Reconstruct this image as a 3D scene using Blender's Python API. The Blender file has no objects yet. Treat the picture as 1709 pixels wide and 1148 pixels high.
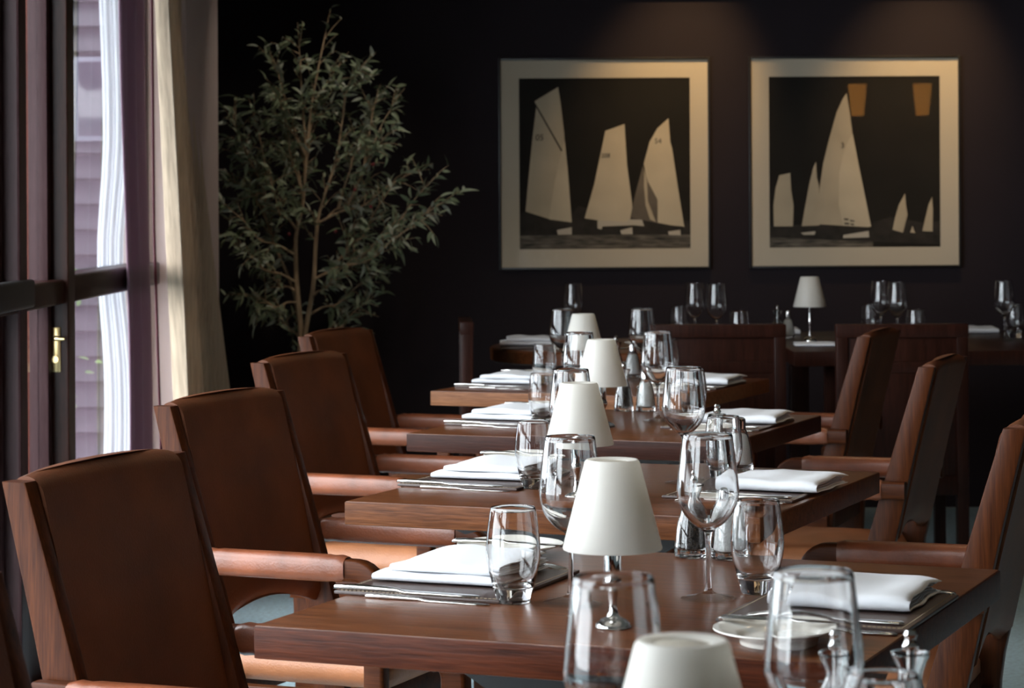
import bpy, bmesh, math, random
from mathutils import Vector, Matrix, noise
R = math.radians
SC = bpy.context.scene
COL = SC.collection
PI = math.pi

# ---------------------------------------------------------------- camera
cam = bpy.data.cameras.new('camera')
cam.sensor_width = 36.0
cam.lens = 36.0 * 4100 / 1709
cam.shift_y = -222 / 1709
cam.clip_start = 0.05
cam.clip_end = 100
cam.dof.use_dof = True
cam.dof.focus_distance = 3.9
cam.dof.aperture_fstop = 13.0
camo = bpy.data.objects.new('camera', cam)
COL.objects.link(camo)
camo.location = (0, 0, 1.25)
camo.rotation_euler = (R(90), 0.0055, 0)
SC.camera = camo

# ---------------------------------------------------------------- world, light, exposure
world = bpy.data.worlds.new('overcast_sky')
SC.world = world
world.use_nodes = True
bg = world.node_tree.nodes['Background']
bg.inputs[0].default_value = (0.94, 0.96, 1.0, 1)
bg.inputs[1].default_value = 13.0
SC.view_settings.view_transform = 'Standard'
SC.view_settings.look = 'None'
SC.view_settings.gamma = 1
SC.view_settings.exposure = 0.0
SC.view_settings.use_curve_mapping = False
SC.cycles.max_bounces = 14
SC.cycles.transmission_bounces = 14
SC.cycles.transparent_max_bounces = 24
SC.cycles.diffuse_bounces = 4
SC.cycles.glossy_bounces = 6
SC.cycles.sample_clamp_indirect = 6
SC.cycles.caustics_refractive = True
SC.cycles.blur_glossy = 0.6

def spot(name, loc, tgt, power, col, size, blend=0.6, rad=0.04):
    l = bpy.data.lights.new(name, 'SPOT')
    l.energy = power; l.color = col; l.spot_size = R(size); l.spot_blend = blend; l.shadow_soft_size = rad
    o = bpy.data.objects.new(name, l); COL.objects.link(o); o.location = loc
    o.rotation_euler = (Vector(tgt) - Vector(loc)).to_track_quat('-Z', 'Y').to_euler()
    return o
WARM = (1.0, 0.66, 0.30)
spot('ceiling_spotlight', (0.85, 9.65, 2.64), (0.70, 10.27, 1.75), 62.0, WARM, 50, 1.0)
spot('ceiling_spotlight', (1.85, 9.65, 2.64), (1.72, 10.27, 1.75), 62.0, WARM, 50, 1.0)
spot('ceiling_spotlight', (-0.35, 8.75, 2.64), (-0.8, 9.5, 1.2), 16.0, (1.0, 0.88, 0.72), 75, 0.9)  # added fill lamp that brightens the olive tree and pier; no known fixture

CEILING_SPOTS = [(0.9, 3.2), (1.1, 5.4), (1.0, 7.6)]
for cx_, cy_ in CEILING_SPOTS:
    spot('ceiling_spotlight', (cx_, cy_, 2.63), (cx_ - 0.25, cy_ + 0.3, 0), 15.0, (1.0, 0.72, 0.42), 150, 0.8, 0.03)
def portal(loc, sx, sy, rot):
    l = bpy.data.lights.new('window_daylight_portal', 'AREA')
    l.shape = 'RECTANGLE'; l.size = sx; l.size_y = sy
    l.cycles.is_portal = True
    o = bpy.data.objects.new('window_daylight_portal', l); COL.objects.link(o)
    o.location = loc; o.rotation_euler = rot
    return o
# left wall windows run along y from -2.5 to 7.9
portal((-1.34, 3.5, 1.22), 4.9, 2.4, (0, R(-90), 0)).rotation_euler = (R(90), 0, R(90 - 180))
portal((-1.34, 7.0, 1.22), 2.0, 2.4, (R(90), 0, R(-90)))

# ---------------------------------------------------------------- materials
MATS = {}
def mat(name):
    m = bpy.data.materials.new(name); m.use_nodes = True
    MATS[name] = m
    nt = m.node_tree
    return m, nt, nt.nodes['Principled BSDF']
def N(nt, t, **kw):
    n = nt.nodes.new(t)
    for k, v in kw.items(): setattr(n, k, v)
    return n
def simple(name, col, rough=0.5, metal=0.0, bump=0.0, bscale=60, var=0.0, vscale=8, spec=0.5, coat=0.0, sheen=0.0, stretch=None, detail=4):
    m, nt, p = mat(name)
    p.inputs['Roughness'].default_value = rough
    p.inputs['Metallic'].default_value = metal
    p.inputs['Specular IOR Level'].default_value = spec
    if coat: 
        p.inputs['Coat Weight'].default_value = coat; p.inputs['Coat Roughness'].default_value = 0.12
    if sheen: p.inputs['Sheen Weight'].default_value = sheen
    c = tuple(col) + (1,)
    p.inputs['Base Color'].default_value = c
    tc = N(nt, 'ShaderNodeTexCoord')
    mp = N(nt, 'ShaderNodeMapping')
    nt.links.new(tc.outputs['Object'], mp.inputs['Vector'])
    if stretch: mp.inputs['Scale'].default_value = stretch
    if var:
        ns = N(nt, 'ShaderNodeTexNoise'); ns.inputs['Scale'].default_value = vscale; ns.inputs['Detail'].default_value = detail
        nt.links.new(mp.outputs[0], ns.inputs['Vector'])
        cr = N(nt, 'ShaderNodeValToRGB')
        cr.color_ramp.elements[0].position = 0.3; cr.color_ramp.elements[1].position = 0.7
        cr.color_ramp.elements[0].color = tuple(x * (1 - var) for x in col) + (1,)
        cr.color_ramp.elements[1].color = tuple(min(1, x * (1 + var)) for x in col) + (1,)
        nt.links.new(ns.outputs['Fac'], cr.inputs['Fac'])
        nt.links.new(cr.outputs['Color'], p.inputs['Base Color'])
    if bump:
        nb = N(nt, 'ShaderNodeTexNoise'); nb.inputs['Scale'].default_value = bscale; nb.inputs['Detail'].default_value = 6
        nt.links.new(mp.outputs[0], nb.inputs['Vector'])
        b = N(nt, 'ShaderNodeBump'); b.inputs['Strength'].default_value = bump; b.inputs['Distance'].default_value = 0.01
        nt.links.new(nb.outputs['Fac'], b.inputs['Height'])
        nt.links.new(b.outputs['Normal'], p.inputs['Normal'])
    return m

def wood(name, dark, light, rough=0.3, axis=0, coat=0.3, scale=1.0, bump=0.15, spec=0.14):
    """long grain along one object axis"""
    m, nt, p = mat(name)
    tc = N(nt, 'ShaderNodeTexCoord'); mp = N(nt, 'ShaderNodeMapping')
    s = [70 * scale] * 3; s[axis] = 4.0 * scale
    mp.inputs['Scale'].default_value = s
    nt.links.new(tc.outputs['Object'], mp.inputs['Vector'])
    n1 = N(nt, 'ShaderNodeTexNoise'); n1.inputs['Scale'].default_value = 1.0; n1.inputs['Detail'].default_value = 5; n1.inputs['Distortion'].default_value = 0.6
    n2 = N(nt, 'ShaderNodeTexNoise'); n2.inputs['Scale'].default_value = 5.0; n2.inputs['Detail'].default_value = 3
    nt.links.new(mp.outputs[0], n1.inputs['Vector']); nt.links.new(mp.outputs[0], n2.inputs['Vector'])
    mx = N(nt, 'ShaderNodeMath', operation='MULTIPLY_ADD'); mx.inputs[1].default_value = 0.45
    ad = N(nt, 'ShaderNodeMath', operation='MULTIPLY'); ad.inputs[1].default_value = 0.55
    nt.links.new(n1.outputs['Fac'], ad.inputs[0]); nt.links.new(n2.outputs['Fac'], mx.inputs[0]); nt.links.new(ad.outputs[0], mx.inputs[2])
    cr = N(nt, 'ShaderNodeValToRGB')
    cr.color_ramp.elements[0].position = 0.36; cr.color_ramp.elements[1].position = 0.64
    cr.color_ramp.elements[0].color = tuple(dark) + (1,); cr.color_ramp.elements[1].color = tuple(light) + (1,)
    nt.links.new(mx.outputs[0], cr.inputs['Fac']); nt.links.new(cr.outputs['Color'], p.inputs['Base Color'])
    p.inputs['Roughness'].default_value = rough
    p.inputs['Specular IOR Level'].default_value = spec
    p.inputs['Coat Weight'].default_value = coat; p.inputs['Coat Roughness'].default_value = 0.15
    b = N(nt, 'ShaderNodeBump'); b.inputs['Strength'].default_value = bump; b.inputs['Distance'].default_value = 0.002
    nt.links.new(mx.outputs[0], b.inputs['Height']); nt.links.new(b.outputs['Normal'], p.inputs['Normal'])
    return m

def glass(name, tint=(1, 1, 1), rough=0.0):
    m, nt, p = mat(name)
    p.inputs['Base Color'].default_value = tuple(tint) + (1,)
    p.inputs['Transmission Weight'].default_value = 1.0
    p.inputs['Roughness'].default_value = rough
    p.inputs['IOR'].default_value = 1.5
    return m
def pane(name, tint=(0.93, 0.96, 0.97), ior=1.5):
    """thin glazing: clear see-through plus Fresnel reflection"""
    m, nt, p = mat(name)
    nt.nodes.remove(p)
    out = nt.nodes['Material Output']
    t = N(nt, 'ShaderNodeBsdfTransparent'); t.inputs[0].default_value = tuple(tint) + (1,)
    g = N(nt, 'ShaderNodeBsdfGlossy'); g.inputs['Roughness'].default_value = 0.0
    fr = N(nt, 'ShaderNodeFresnel'); fr.inputs['IOR'].default_value = ior
    mx = N(nt, 'ShaderNodeMixShader')
    ge = N(nt, 'ShaderNodeNewGeometry')      # reflect on the outer faces only (a straight-through ray must not meet total internal reflection)
    inv = N(nt, 'ShaderNodeMath', operation='SUBTRACT'); inv.inputs[0].default_value = 1.0
    mu = N(nt, 'ShaderNodeMath', operation='MULTIPLY')
    nt.links.new(ge.outputs['Backfacing'], inv.inputs[1]); nt.links.new(inv.outputs[0], mu.inputs[1]); nt.links.new(fr.outputs[0], mu.inputs[0])
    nt.links.new(mu.outputs[0], mx.inputs[0]); nt.links.new(t.outputs[0], mx.inputs[1]); nt.links.new(g.outputs[0], mx.inputs[2])
    nt.links.new(mx.outputs[0], out.inputs[0])
    return m
def cloth(name, col, trans=0.3, rough=0.9, bump=0.2, bscale=400, weave=None):
    m, nt, p = mat(name)
    out = nt.nodes['Material Output']
    p.inputs['Base Color'].default_value = tuple(col) + (1,); p.inputs['Roughness'].default_value = rough
    p.inputs['Specular IOR Level'].default_value = 0.15
    p.inputs['Sheen Weight'].default_value = 0.15
    t = N(nt, 'ShaderNodeBsdfTranslucent'); t.inputs[0].default_value = tuple(col) + (1,)
    mx = N(nt, 'ShaderNodeMixShader'); mx.inputs[0].default_value = trans
    tc = N(nt, 'ShaderNodeTexCoord'); mp = N(nt, 'ShaderNodeMapping')
    if weave: mp.inputs['Scale'].default_value = weave
    nt.links.new(tc.outputs['Object'], mp.inputs[0])
    nb = N(nt, 'ShaderNodeTexNoise'); nb.inputs['Scale'].default_value = bscale; nb.inputs['Detail'].default_value = 3
    nt.links.new(mp.outputs[0], nb.inputs['Vector'])
    b = N(nt, 'ShaderNodeBump'); b.inputs['Strength'].default_value = bump; b.inputs['Distance'].default_value = 0.001
    nt.links.new(nb.outputs['Fac'], b.inputs['Height']); nt.links.new(b.outputs['Normal'], p.inputs['Normal'])
    if weave:
        cr = N(nt, 'ShaderNodeValToRGB')
        cr.color_ramp.elements[0].position = 0.3; cr.color_ramp.elements[1].position = 0.7
        cr.color_ramp.elements[0].color = tuple(x * 0.75 for x in col) + (1,); cr.color_ramp.elements[1].color = tuple(min(1, x * 1.2) for x in col) + (1,)
        nt.links.new(nb.outputs['Fac'], cr.inputs['Fac']); nt.links.new(cr.outputs[0], p.inputs['Base Color'])
    nt.links.new(p.outputs[0], mx.inputs[1]); nt.links.new(t.outputs[0], mx.inputs[2]); nt.links.new(mx.outputs[0], out.inputs[0])
    return m

M_TABLE = wood('table_oak', (0.050, 0.0135, 0.0040), (0.165, 0.054, 0.0185), rough=0.30, axis=0, coat=0.10, scale=1.3, bump=0.35, spec=0.35)
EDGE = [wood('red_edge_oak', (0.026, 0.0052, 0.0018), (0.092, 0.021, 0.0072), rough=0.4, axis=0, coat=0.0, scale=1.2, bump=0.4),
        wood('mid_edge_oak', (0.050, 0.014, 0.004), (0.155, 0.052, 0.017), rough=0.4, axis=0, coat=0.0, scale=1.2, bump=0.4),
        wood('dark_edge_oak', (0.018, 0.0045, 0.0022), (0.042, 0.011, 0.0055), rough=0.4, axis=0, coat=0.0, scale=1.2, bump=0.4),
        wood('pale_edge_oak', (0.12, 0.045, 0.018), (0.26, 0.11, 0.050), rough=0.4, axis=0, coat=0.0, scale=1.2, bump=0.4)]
M_FRAME = wood('chair_frame_wood', (0.032, 0.0072, 0.0018), (0.088, 0.023, 0.0055), rough=0.38, axis=2, coat=0.0)
M_FRAME_X = wood('chair_arm_wood', (0.032, 0.0072, 0.0018), (0.088, 0.023, 0.0055), rough=0.38, axis=0, coat=0.0)
M_DARKWOOD = wood('dark_mahogany', (0.016, 0.005, 0.003), (0.036, 0.011, 0.007), rough=0.35, axis=2, coat=0.05)
M_DOOR = wood('door_wood', (0.028, 0.012, 0.013), (0.045, 0.022, 0.023), rough=0.4, axis=2, coat=0.0)
M_DOOR_RED = wood('door_edge_wood', (0.06, 0.012, 0.007), (0.11, 0.025, 0.013), rough=0.4, axis=2, coat=0.0)
M_LEATHER = simple('tan_leather', (0.115, 0.033, 0.0100), rough=0.5, var=0.30, vscale=7, bump=0.12, bscale=260, spec=0.3)
M_LEATHER_SEAT = simple('seat_leather', (0.36, 0.14, 0.06), rough=0.45, var=0.22, vscale=9, bump=0.15, bscale=220)
M_SLEEVE = simple('arm_leather', (0.20, 0.058, 0.024), rough=0.33, var=0.3, vscale=14, bump=0.1, bscale=240, spec=0.6)
M_MATLEATHER = simple('placemat_leather', (0.055, 0.032, 0.026), rough=0.36, bump=0.1, bscale=500)
M_STITCH = simple('stitch_thread', (0.35, 0.27, 0.18), rough=0.8)
M_NAPKIN = cloth('white_linen', (0.76, 0.77, 0.80), trans=0.05, bump=0.25, bscale=900)
M_CHINA = simple('white_china', (0.80, 0.77, 0.71), rough=0.12, spec=0.6)
M_STEEL = simple('polished_steel', (0.72, 0.70, 0.67), rough=0.14, metal=1.0)
M_CHROME = simple('chrome', (0.68, 0.67, 0.66), rough=0.07, metal=1.0)
M_BRASS = simple('brass', (0.75, 0.55, 0.27), rough=0.25, metal=1.0)
M_IRON = simple('black_iron', (0.015, 0.014, 0.014), rough=0.5, metal=0.4)
M_GLASS = glass('drinking_glass')
M_ACRYL = glass('mill_glass', (0.97, 0.98, 0.98))
M_PEPPER = simple('peppercorns', (0.035, 0.024, 0.018), rough=0.6, var=0.8, vscale=260, bump=1.0, bscale=260)
M_SALT = simple('salt', (0.80, 0.80, 0.78), rough=0.8, bump=0.4, bscale=400)
def shade_mat():
    m, nt, p = mat('frosted_shade_glass')
    out = nt.nodes['Material Output']
    p.inputs['Base Color'].default_value = (0.80, 0.775, 0.73, 1); p.inputs['Roughness'].default_value = 0.38
    t = N(nt, 'ShaderNodeBsdfTranslucent'); t.inputs[0].default_value = (0.84, 0.81, 0.75, 1)
    mx = N(nt, 'ShaderNodeMixShader'); mx.inputs[0].default_value = 0.5
    nt.links.new(p.outputs[0], mx.inputs[1]); nt.links.new(t.outputs[0], mx.inputs[2]); nt.links.new(mx.outputs[0], out.inputs[0])
    return m
M_SHADE = shade_mat()
M_CANDLE = simple('light_bulb', (0.55, 0.5, 0.42), rough=0.5)
M_WALL = simple('aubergine_wall', (0.017, 0.0108, 0.0142), rough=0.75, bump=0.05, bscale=120, var=0.06, vscale=3, spec=0.25)
M_PIER = simple('taupe_plaster', (0.55, 0.44, 0.42), rough=0.9, bump=0.08, bscale=150, spec=0.2)
M_WALL2 = simple('brown_wall', (0.022, 0.013, 0.012), rough=0.8, spec=0.2)
M_CEIL = simple('ceiling_paint', (0.35, 0.31, 0.27), rough=0.9, spec=0.2)
M_CARPET = simple('slate_blue_carpet', (0.52, 0.71, 0.77), rough=0.95, var=0.22, vscale=70, bump=0.9, bscale=330, spec=0.1, sheen=0.3)
M_TERRACE = simple('terrace_stone', (0.16, 0.20, 0.21), rough=0.8, var=0.2, vscale=5, bump=0.2, bscale=50)
M_SIDING = simple('mauve_siding', (0.030, 0.028, 0.035), rough=0.7, var=0.12, vscale=4, stretch=(1, 1, 12), bump=0.2, bscale=20)
M_WINTRIM = simple('house_trim', (0.12, 0.12, 0.15), rough=0.5)
M_DARKPANE = simple('dark_window_pane', (0.03, 0.03, 0.04), rough=0.08)
M_PANE = pane('window_glass')
M_PICGLASS = pane('picture_glass', (0.98, 0.98, 0.97), 1.45)
M_SHEER = cloth('sheer_white_fabric', (0.86, 0.88, 0.92), trans=0.5, bscale=200, bump=0.1)
M_LINEN = cloth('beige_linen', (0.50, 0.39, 0.285), trans=0.25, bscale=1.0, bump=0.3, weave=(90, 90, 8))
M_PURPLE = cloth('plum_velvet', (0.24, 0.145, 0.19), trans=0.3, bscale=300)
M_PIPING = simple('crimson_piping', (0.13, 0.012, 0.028), rough=0.7)
M_BLACKFRAME = simple('black_picture_frame', (0.012, 0.010, 0.010), rough=0.35)
M_MATBOARD = simple('cream_mat_board', (0.62, 0.53, 0.42), rough=0.85, bump=0.05, bscale=400)
M_PRINT = simple('dark_print', (0.010, 0.0075, 0.006), rough=0.9, var=0.3, vscale=4)
M_SEA = simple('print_sea', (0.10, 0.083, 0.066), rough=0.7, var=0.95, vscale=14, stretch=(1, 1, 7), detail=7)
M_SAIL = simple('print_sail', (0.50, 0.41, 0.30), rough=0.8, var=0.10, vscale=6)
M_SAIL2 = simple('print_sail_light', (0.60, 0.50, 0.37), rough=0.8, var=0.08, vscale=7)
M_SAILDARK = simple('print_sail_dark', (0.15, 0.12, 0.095), rough=0.8, var=0.2, vscale=10)
M_HULL = simple('print_hull', (0.55, 0.48, 0.40), rough=0.8)
M_HULLDARK = simple('print_hull_dark', (0.022, 0.017, 0.014), rough=0.8, var=0.5, vscale=20)
M_INK = simple('print_ink', (0.02, 0.016, 0.014), rough=0.8)
M_BARK = simple('olive_bark', (0.42, 0.30, 0.19), rough=0.85, var=0.35, vscale=40, stretch=(1, 1, 0.3), bump=0.5, bscale=80)
M_POT = simple('basket_pot', (0.16, 0.11, 0.07), rough=0.8, var=0.3, vscale=60, bump=0.6, bscale=90)
M_SOIL = simple('potting_soil', (0.03, 0.02, 0.015), rough=1.0, bump=1, bscale=60)
def leafmat(name, c1, c2):
    m, nt, p = mat(name)
    g = N(nt, 'ShaderNodeNewGeometry')
    mx = N(nt, 'ShaderNodeMixRGB'); mx.inputs[1].default_value = tuple(c1) + (1,); mx.inputs[2].default_value = tuple(c2) + (1,)
    nt.links.new(g.outputs['Random Per Island'], mx.inputs[0])
    nt.links.new(mx.outputs[0], p.inputs['Base Color'])
    p.inputs['Roughness'].default_value = 0.42
    out = nt.nodes['Material Output']
    t = N(nt, 'ShaderNodeBsdfTranslucent'); nt.links.new(mx.outputs[0], t.inputs[0])
    ms = N(nt, 'ShaderNodeMixShader'); ms.inputs[0].default_value = 0.2
    nt.links.new(p.outputs[0], ms.inputs[1]); nt.links.new(t.outputs[0], ms.inputs[2]); nt.links.new(ms.outputs[0], out.inputs[0])
    return m
M_LEAF = leafmat('olive_leaf', (0.15, 0.20, 0.11), (0.42, 0.47, 0.33))
M_LEAF2 = leafmat('silver_olive_leaf', (0.42, 0.46, 0.37), (0.60, 0.62, 0.52))
M_SHRUB = leafmat('garden_leaf', (0.09, 0.16, 0.05), (0.22, 0.30, 0.12))
M_OLIVEFRUIT = simple('olive_fruit', (0.16, 0.012, 0.02), rough=0.3)
def emis(name, col, s):
    m, nt, p = mat(name)
    p.inputs['Base Color'].default_value = tuple(col) + (1,)
    p.inputs['Emission Color'].default_value = tuple(col) + (1,); p.inputs['Emission Strength'].default_value = s
    return m
M_SCONCE = emis('lit_sconce_fabric', (1.0, 0.40, 0.07), 4.5)

# ---------------------------------------------------------------- helpers
def finish(o, smooth=True, angle=40):
    if smooth:
        me = o.data
        me.polygons.foreach_set('use_smooth', [True] * len(me.polygons))
        try: me.set_sharp_from_angle(angle=R(angle))
        except Exception: pass
def obj(name, bm, m, parent=None, smooth=True, angle=40):
    me = bpy.data.meshes.new(name)
    bmesh.ops.recalc_face_normals(bm, faces=bm.faces[:])
    bm.to_mesh(me); bm.free()
    if isinstance(m, (list, tuple)):
        for q in m: me.materials.append(q)
    else: me.materials.append(m)
    o = bpy.data.objects.new(name, me); COL.objects.link(o)
    if parent: o.parent = parent
    finish(o, smooth, angle)
    return o
def tag(o, label=None, cat=None, group=None, kind=None):
    if label: o['label'] = label
    if cat: o['category'] = cat
    if group: o['group'] = group
    if kind: o['kind'] = kind
    return o
def thing(name, label=None, cat=None, group=None, loc=(0, 0, 0), rz=0, kind=None):
    o = bpy.data.objects.new(name, None); COL.objects.link(o)
    o.location = loc; o.rotation_euler = (0, 0, rz); o.empty_display_size = 0.1
    return tag(o, label, cat, group, kind)
def dup(root, loc=None, rz=None, label=None, group=None):
    def rec(o, par):
        c = o.copy(); COL.objects.link(c); c.parent = par
        for ch in [k for k in KIDS.get(o.name, [])]:
            nc = rec(ch, c); KIDS.setdefault(c.name, []).append(nc)
        return c
    KIDS = {}
    allc = {}
    for o in bpy.data.objects:
        if o.parent: allc.setdefault(o.parent.name, []).append(o)
    def rec2(o, par):
        c = o.copy(); COL.objects.link(c); c.parent = par
        for ch in allc.get(o.name, []): rec2(ch, c)
        return c
    c = rec2(root, None)
    if loc is not None: c.location = loc
    if rz is not None: c.rotation_euler = (c.rotation_euler[0], c.rotation_euler[1], rz)
    if label: c['label'] = label
    if group: c['group'] = group
    return c
def box(bm, lo, hi, bev=0.0, seg=2, M=None):
    r = bmesh.ops.create_cube(bm, size=1.0)
    vs = r['verts']
    c = [(a + b) / 2 for a, b in zip(lo, hi)]; s = [abs(b - a) for a, b in zip(lo, hi)]
    for v in vs: v.co = Vector((v.co.x * s[0] + c[0], v.co.y * s[1] + c[1], v.co.z * s[2] + c[2]))
    es = list({e for v in vs for e in v.link_edges})
    if bev:
        rr = bmesh.ops.bevel(bm, geom=es, offset=bev, segments=seg, affect='EDGES', profile=0.6)
        vs = list({v for f in rr['faces'] for v in f.verts} | {v for v in vs if v.is_valid})
    if M is not None:
        for v in vs:
            v.co = M @ v.co
    return vs
def boxobj(name, lo, hi, m, parent=None, bev=0.002, seg=2, **kw):
    bm = bmesh.new(); box(bm, lo, hi, bev, seg)
    return obj(name, bm, m, parent, **kw)
def lathe(bm, prof, seg=40, c=(0, 0, 0), closed=False):
    """prof: list of (r, z); r==0 points are poles."""
    rings = []
    for r, z in prof:
        if r < 1e-6: rings.append([bm.verts.new((c[0], c[1], c[2] + z))])
        else: rings.append([bm.verts.new((c[0] + r * math.cos(2 * PI * i / seg), c[1] + r * math.sin(2 * PI * i / seg), c[2] + z)) for i in range(seg)])
    n = len(rings)
    for k in range(n if closed else n - 1):
        a, b = rings[k], rings[(k + 1) % n]
        for i in range(seg):
            j = (i + 1) % seg
            if len(a) == 1 and len(b) == 1: continue
            if len(a) == 1: bm.faces.new((a[0], b[j], b[i]))
            elif len(b) == 1: bm.faces.new((a[i], a[j], b[0]))
            else: bm.faces.new((a[i], a[j], b[j], b[i]))
def smoothprof(pts, n=6):
    """Catmull-Rom through (r,z) points"""
    out = []
    P = [pts[0]] + list(pts) + [pts[-1]]
    for k in range(1, len(P) - 2):
        for t in range(n):
            t /= n
            q = []
            for a in (0, 1):
                p0, p1, p2, p3 = P[k - 1][a], P[k][a], P[k + 1][a], P[k + 2][a]
                q.append(0.5 * (2 * p1 + (p2 - p0) * t + (2 * p0 - 5 * p1 + 4 * p2 - p3) * t * t + (3 * p1 - p0 - 3 * p2 + p3) * t ** 3))
            out.append((max(q[0], 0), q[1]))
    out.append(pts[-1])
    return out
def tube(bm, pts, rad, seg=8, caps=True):
    """tube with radius per point"""
    pts = [Vector(p) for p in pts]
    if not isinstance(rad, (list, tuple)): rad = [rad] * len(pts)
    rings = []; up = None
    for i, p in enumerate(pts):
        d = (pts[min(i + 1, len(pts) - 1)] - pts[max(i - 1, 0)]).normalized()
        if up is None:
            up = Vector((0, 0, 1)) if abs(d.z) < 0.9 else Vector((1, 0, 0))
        x = d.cross(up)
        if x.length < 1e-5: x = d.orthogonal()
        x.normalize(); y = x.cross(d).normalized(); up = y
        rings.append([bm.verts.new(p + (x * math.cos(2 * PI * k / seg) + y * math.sin(2 * PI * k / seg)) * rad[i]) for k in range(seg)])
    for a, b in zip(rings, rings[1:]):
        for i in range(seg):
            j = (i + 1) % seg
            bm.faces.new((a[i], a[j], b[j], b[i]))
    if caps:
        bm.faces.new(rings[0]); bm.faces.new(rings[-1])
def sweep(bm, path, sec, caps=True):
    """sweep a closed section [(a,b)] (a = in-plane normal, b = world y) along a path in the xz plane"""
    rings = []
    n = len(path)
    for i, (x, z) in enumerate(path):
        x0, z0 = path[max(i - 1, 0)]; x1, z1 = path[min(i + 1, n - 1)]
        dx, dz = x1 - x0, z1 - z0; L = math.hypot(dx, dz); dx /= L; dz /= L
        nx, nz = -dz, dx
        rings.append([bm.verts.new((x + nx * a, b, z + nz * a)) for a, b in sec])
    m = len(sec)
    for r0, r1 in zip(rings, rings[1:]):
        for i in range(m):
            j = (i + 1) % m
            bm.faces.new((r0[i], r0[j], r1[j], r1[i]))
    if caps: bm.faces.new(rings[0]); bm.faces.new(rings[-1])
def rrect(w, h, r, n=4, cx=0, cy=0):
    pts = []
    for k, (sx, sy) in enumerate(((1, 1), (-1, 1), (-1, -1), (1, -1))):
        for i in range(n + 1):
            a = (k + i / n) * PI / 2
            pts.append((cx + sx * (w / 2 - r) + r * math.cos(a), cy + sy * (h / 2 - r) + r * math.sin(a)))
    return pts
def grid(bm, nu, nv, fn):
    V = [[bm.verts.new(fn(i / nu, j / nv)) for j in range(nv + 1)] for i in range(nu + 1)]
    for i in range(nu):
        for j in range(nv):
            bm.faces.new((V[i][j], V[i + 1][j], V[i + 1][j + 1], V[i][j + 1]))
    return V
def slab(bm, nu, nv, fn):
    """closed cushion: fn(s,t,side) side=+1/-1; borders are stitched"""
    A = grid(bm, nu, nv, lambda s, t: fn(s, t, 1)); B = grid(bm, nu, nv, lambda s, t: fn(s, t, -1))
    def stitch(a, b):
        for k in range(len(a) - 1): bm.faces.new((a[k], b[k], b[k + 1], a[k + 1]))
    stitch(A[0], B[0]); stitch(A[-1], B[-1])
    stitch([r[0] for r in A], [r[0] for r in B]); stitch([r[-1] for r in A], [r[-1] for r in B])
def poly_extrude(bm, pts, to3, th):
    """flat polygon pts (a,b) -> 3D by to3(a,b,depth) with real thickness"""
    A = [bm.verts.new(to3(a, b, 0)) for a, b in pts]; B = [bm.verts.new(to3(a, b, th)) for a, b in pts]
    bm.faces.new(A); bm.faces.new(B[::-1])
    for i in range(len(pts)):
        j = (i + 1) % len(pts); bm.faces.new((A[i], A[j], B[j], B[i]))

# ---------------------------------------------------------------- room shell
XL = -1.20
YB, YF = 10.3, -3.0
XR = 4.8
H = 2.7
def struct(name, lo, hi, m, bev=0.0, parent=None):
    o = boxobj(name, lo, hi, m, parent, bev=bev, smooth=False)
    if parent is None: o['kind'] = 'structure'
    return o
struct('floor', (-1.40, YF, -0.05), (XR, YB, 0), M_CARPET)
struct('ceiling', (-1.40, YF, H), (XR, YB, H + 0.1), M_CEIL)
struct('wall_back', (-1.375, YB, 0), (XR, YB + 0.15, H), M_WALL)
struct('wall_right', (XR, YF, 0), (XR + 0.15, YB, H), M_WALL2)
struct('wall_front', (-1.4, YF - 0.15, 0), (XR, YF, H), M_WALL2)
struct('wall_left', (-1.375, 8.28, 0), (-1.095, 9.17, H), M_PIER)          # the plaster pier beside the curtain
struct('wall_recess', (-1.375, 9.17, 0), (-1.325, YB, H), M_WALL)              # corner recess where the olive tree stands
struct('trim_1', (-1.325, YB - 0.025, 2.14), (XR, YB, 2.17), M_WALL, 0.004)
struct('baseboard_back', (-1.325, YB - 0.02, 0), (XR, YB, 0.14), M_WALL, 0.004)
struct('trim_2', (-1.40, 1.07, 2.42), (-1.16, 8.28, H), M_DOOR)              # header over the glazing
struct('trim_3', (-1.40, 1.07, 0.0), (-1.18, 8.28, 0.06), M_DOOR, 0.003)     # threshold

# glazed doors along the left: window_n > frame stiles, mid_rail, pane
def glazed(n, y0, y1, zr=1.075, rail=0.065, label=None):
    w = thing('window_%d' % n, kind='structure', loc=(XL, y0, 0))
    L = y1 - y0
    boxobj('frame_stile', (-0.07, 0, 0.06), (-0.02, 0.05, 2.42), M_DOOR, w)
    boxobj('frame_stile', (-0.07, L - 0.05, 0.06), (-0.02, L, 2.42), M_DOOR, w)
    boxobj('bottom_rail', (-0.07, 0.05, 0.06), (-0.02, L - 0.05, 0.26), M_DOOR, w)
    boxobj('top_rail', (-0.07, 0.05, 2.32), (-0.02, L - 0.05, 2.42), M_DOOR, w)
    bm = bmesh.new(); box(bm, (-0.075, 0.0, zr - rail), (0.015, L, zr), 0.008, 3)
    obj('mid_rail', bm, M_DARKWOOD, w)
    boxobj('pane', (-0.048, 0.05, 0.26), (-0.044, L - 0.05, zr - rail), M_PANE, w, bev=0)
    boxobj('pane', (-0.048, 0.05, zr), (-0.044, L - 0.05, 2.32), M_PANE, w, bev=0)
    return w
ys = [1.15, 2.35, 3.55, 4.75]
for k, y in enumerate(ys):
    glazed(k + 1, y, y + (1.12 if k < 3 else 1.13))
    struct('trim_%d' % (10 + k), (-1.29, y - 0.08, 0.06), (-1.18, y, 2.42), M_DOOR, 0.004)
struct('wall_left_rear', (-1.40, YF, 0), (-1.18, 1.07, H), M_WALL2)
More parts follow.
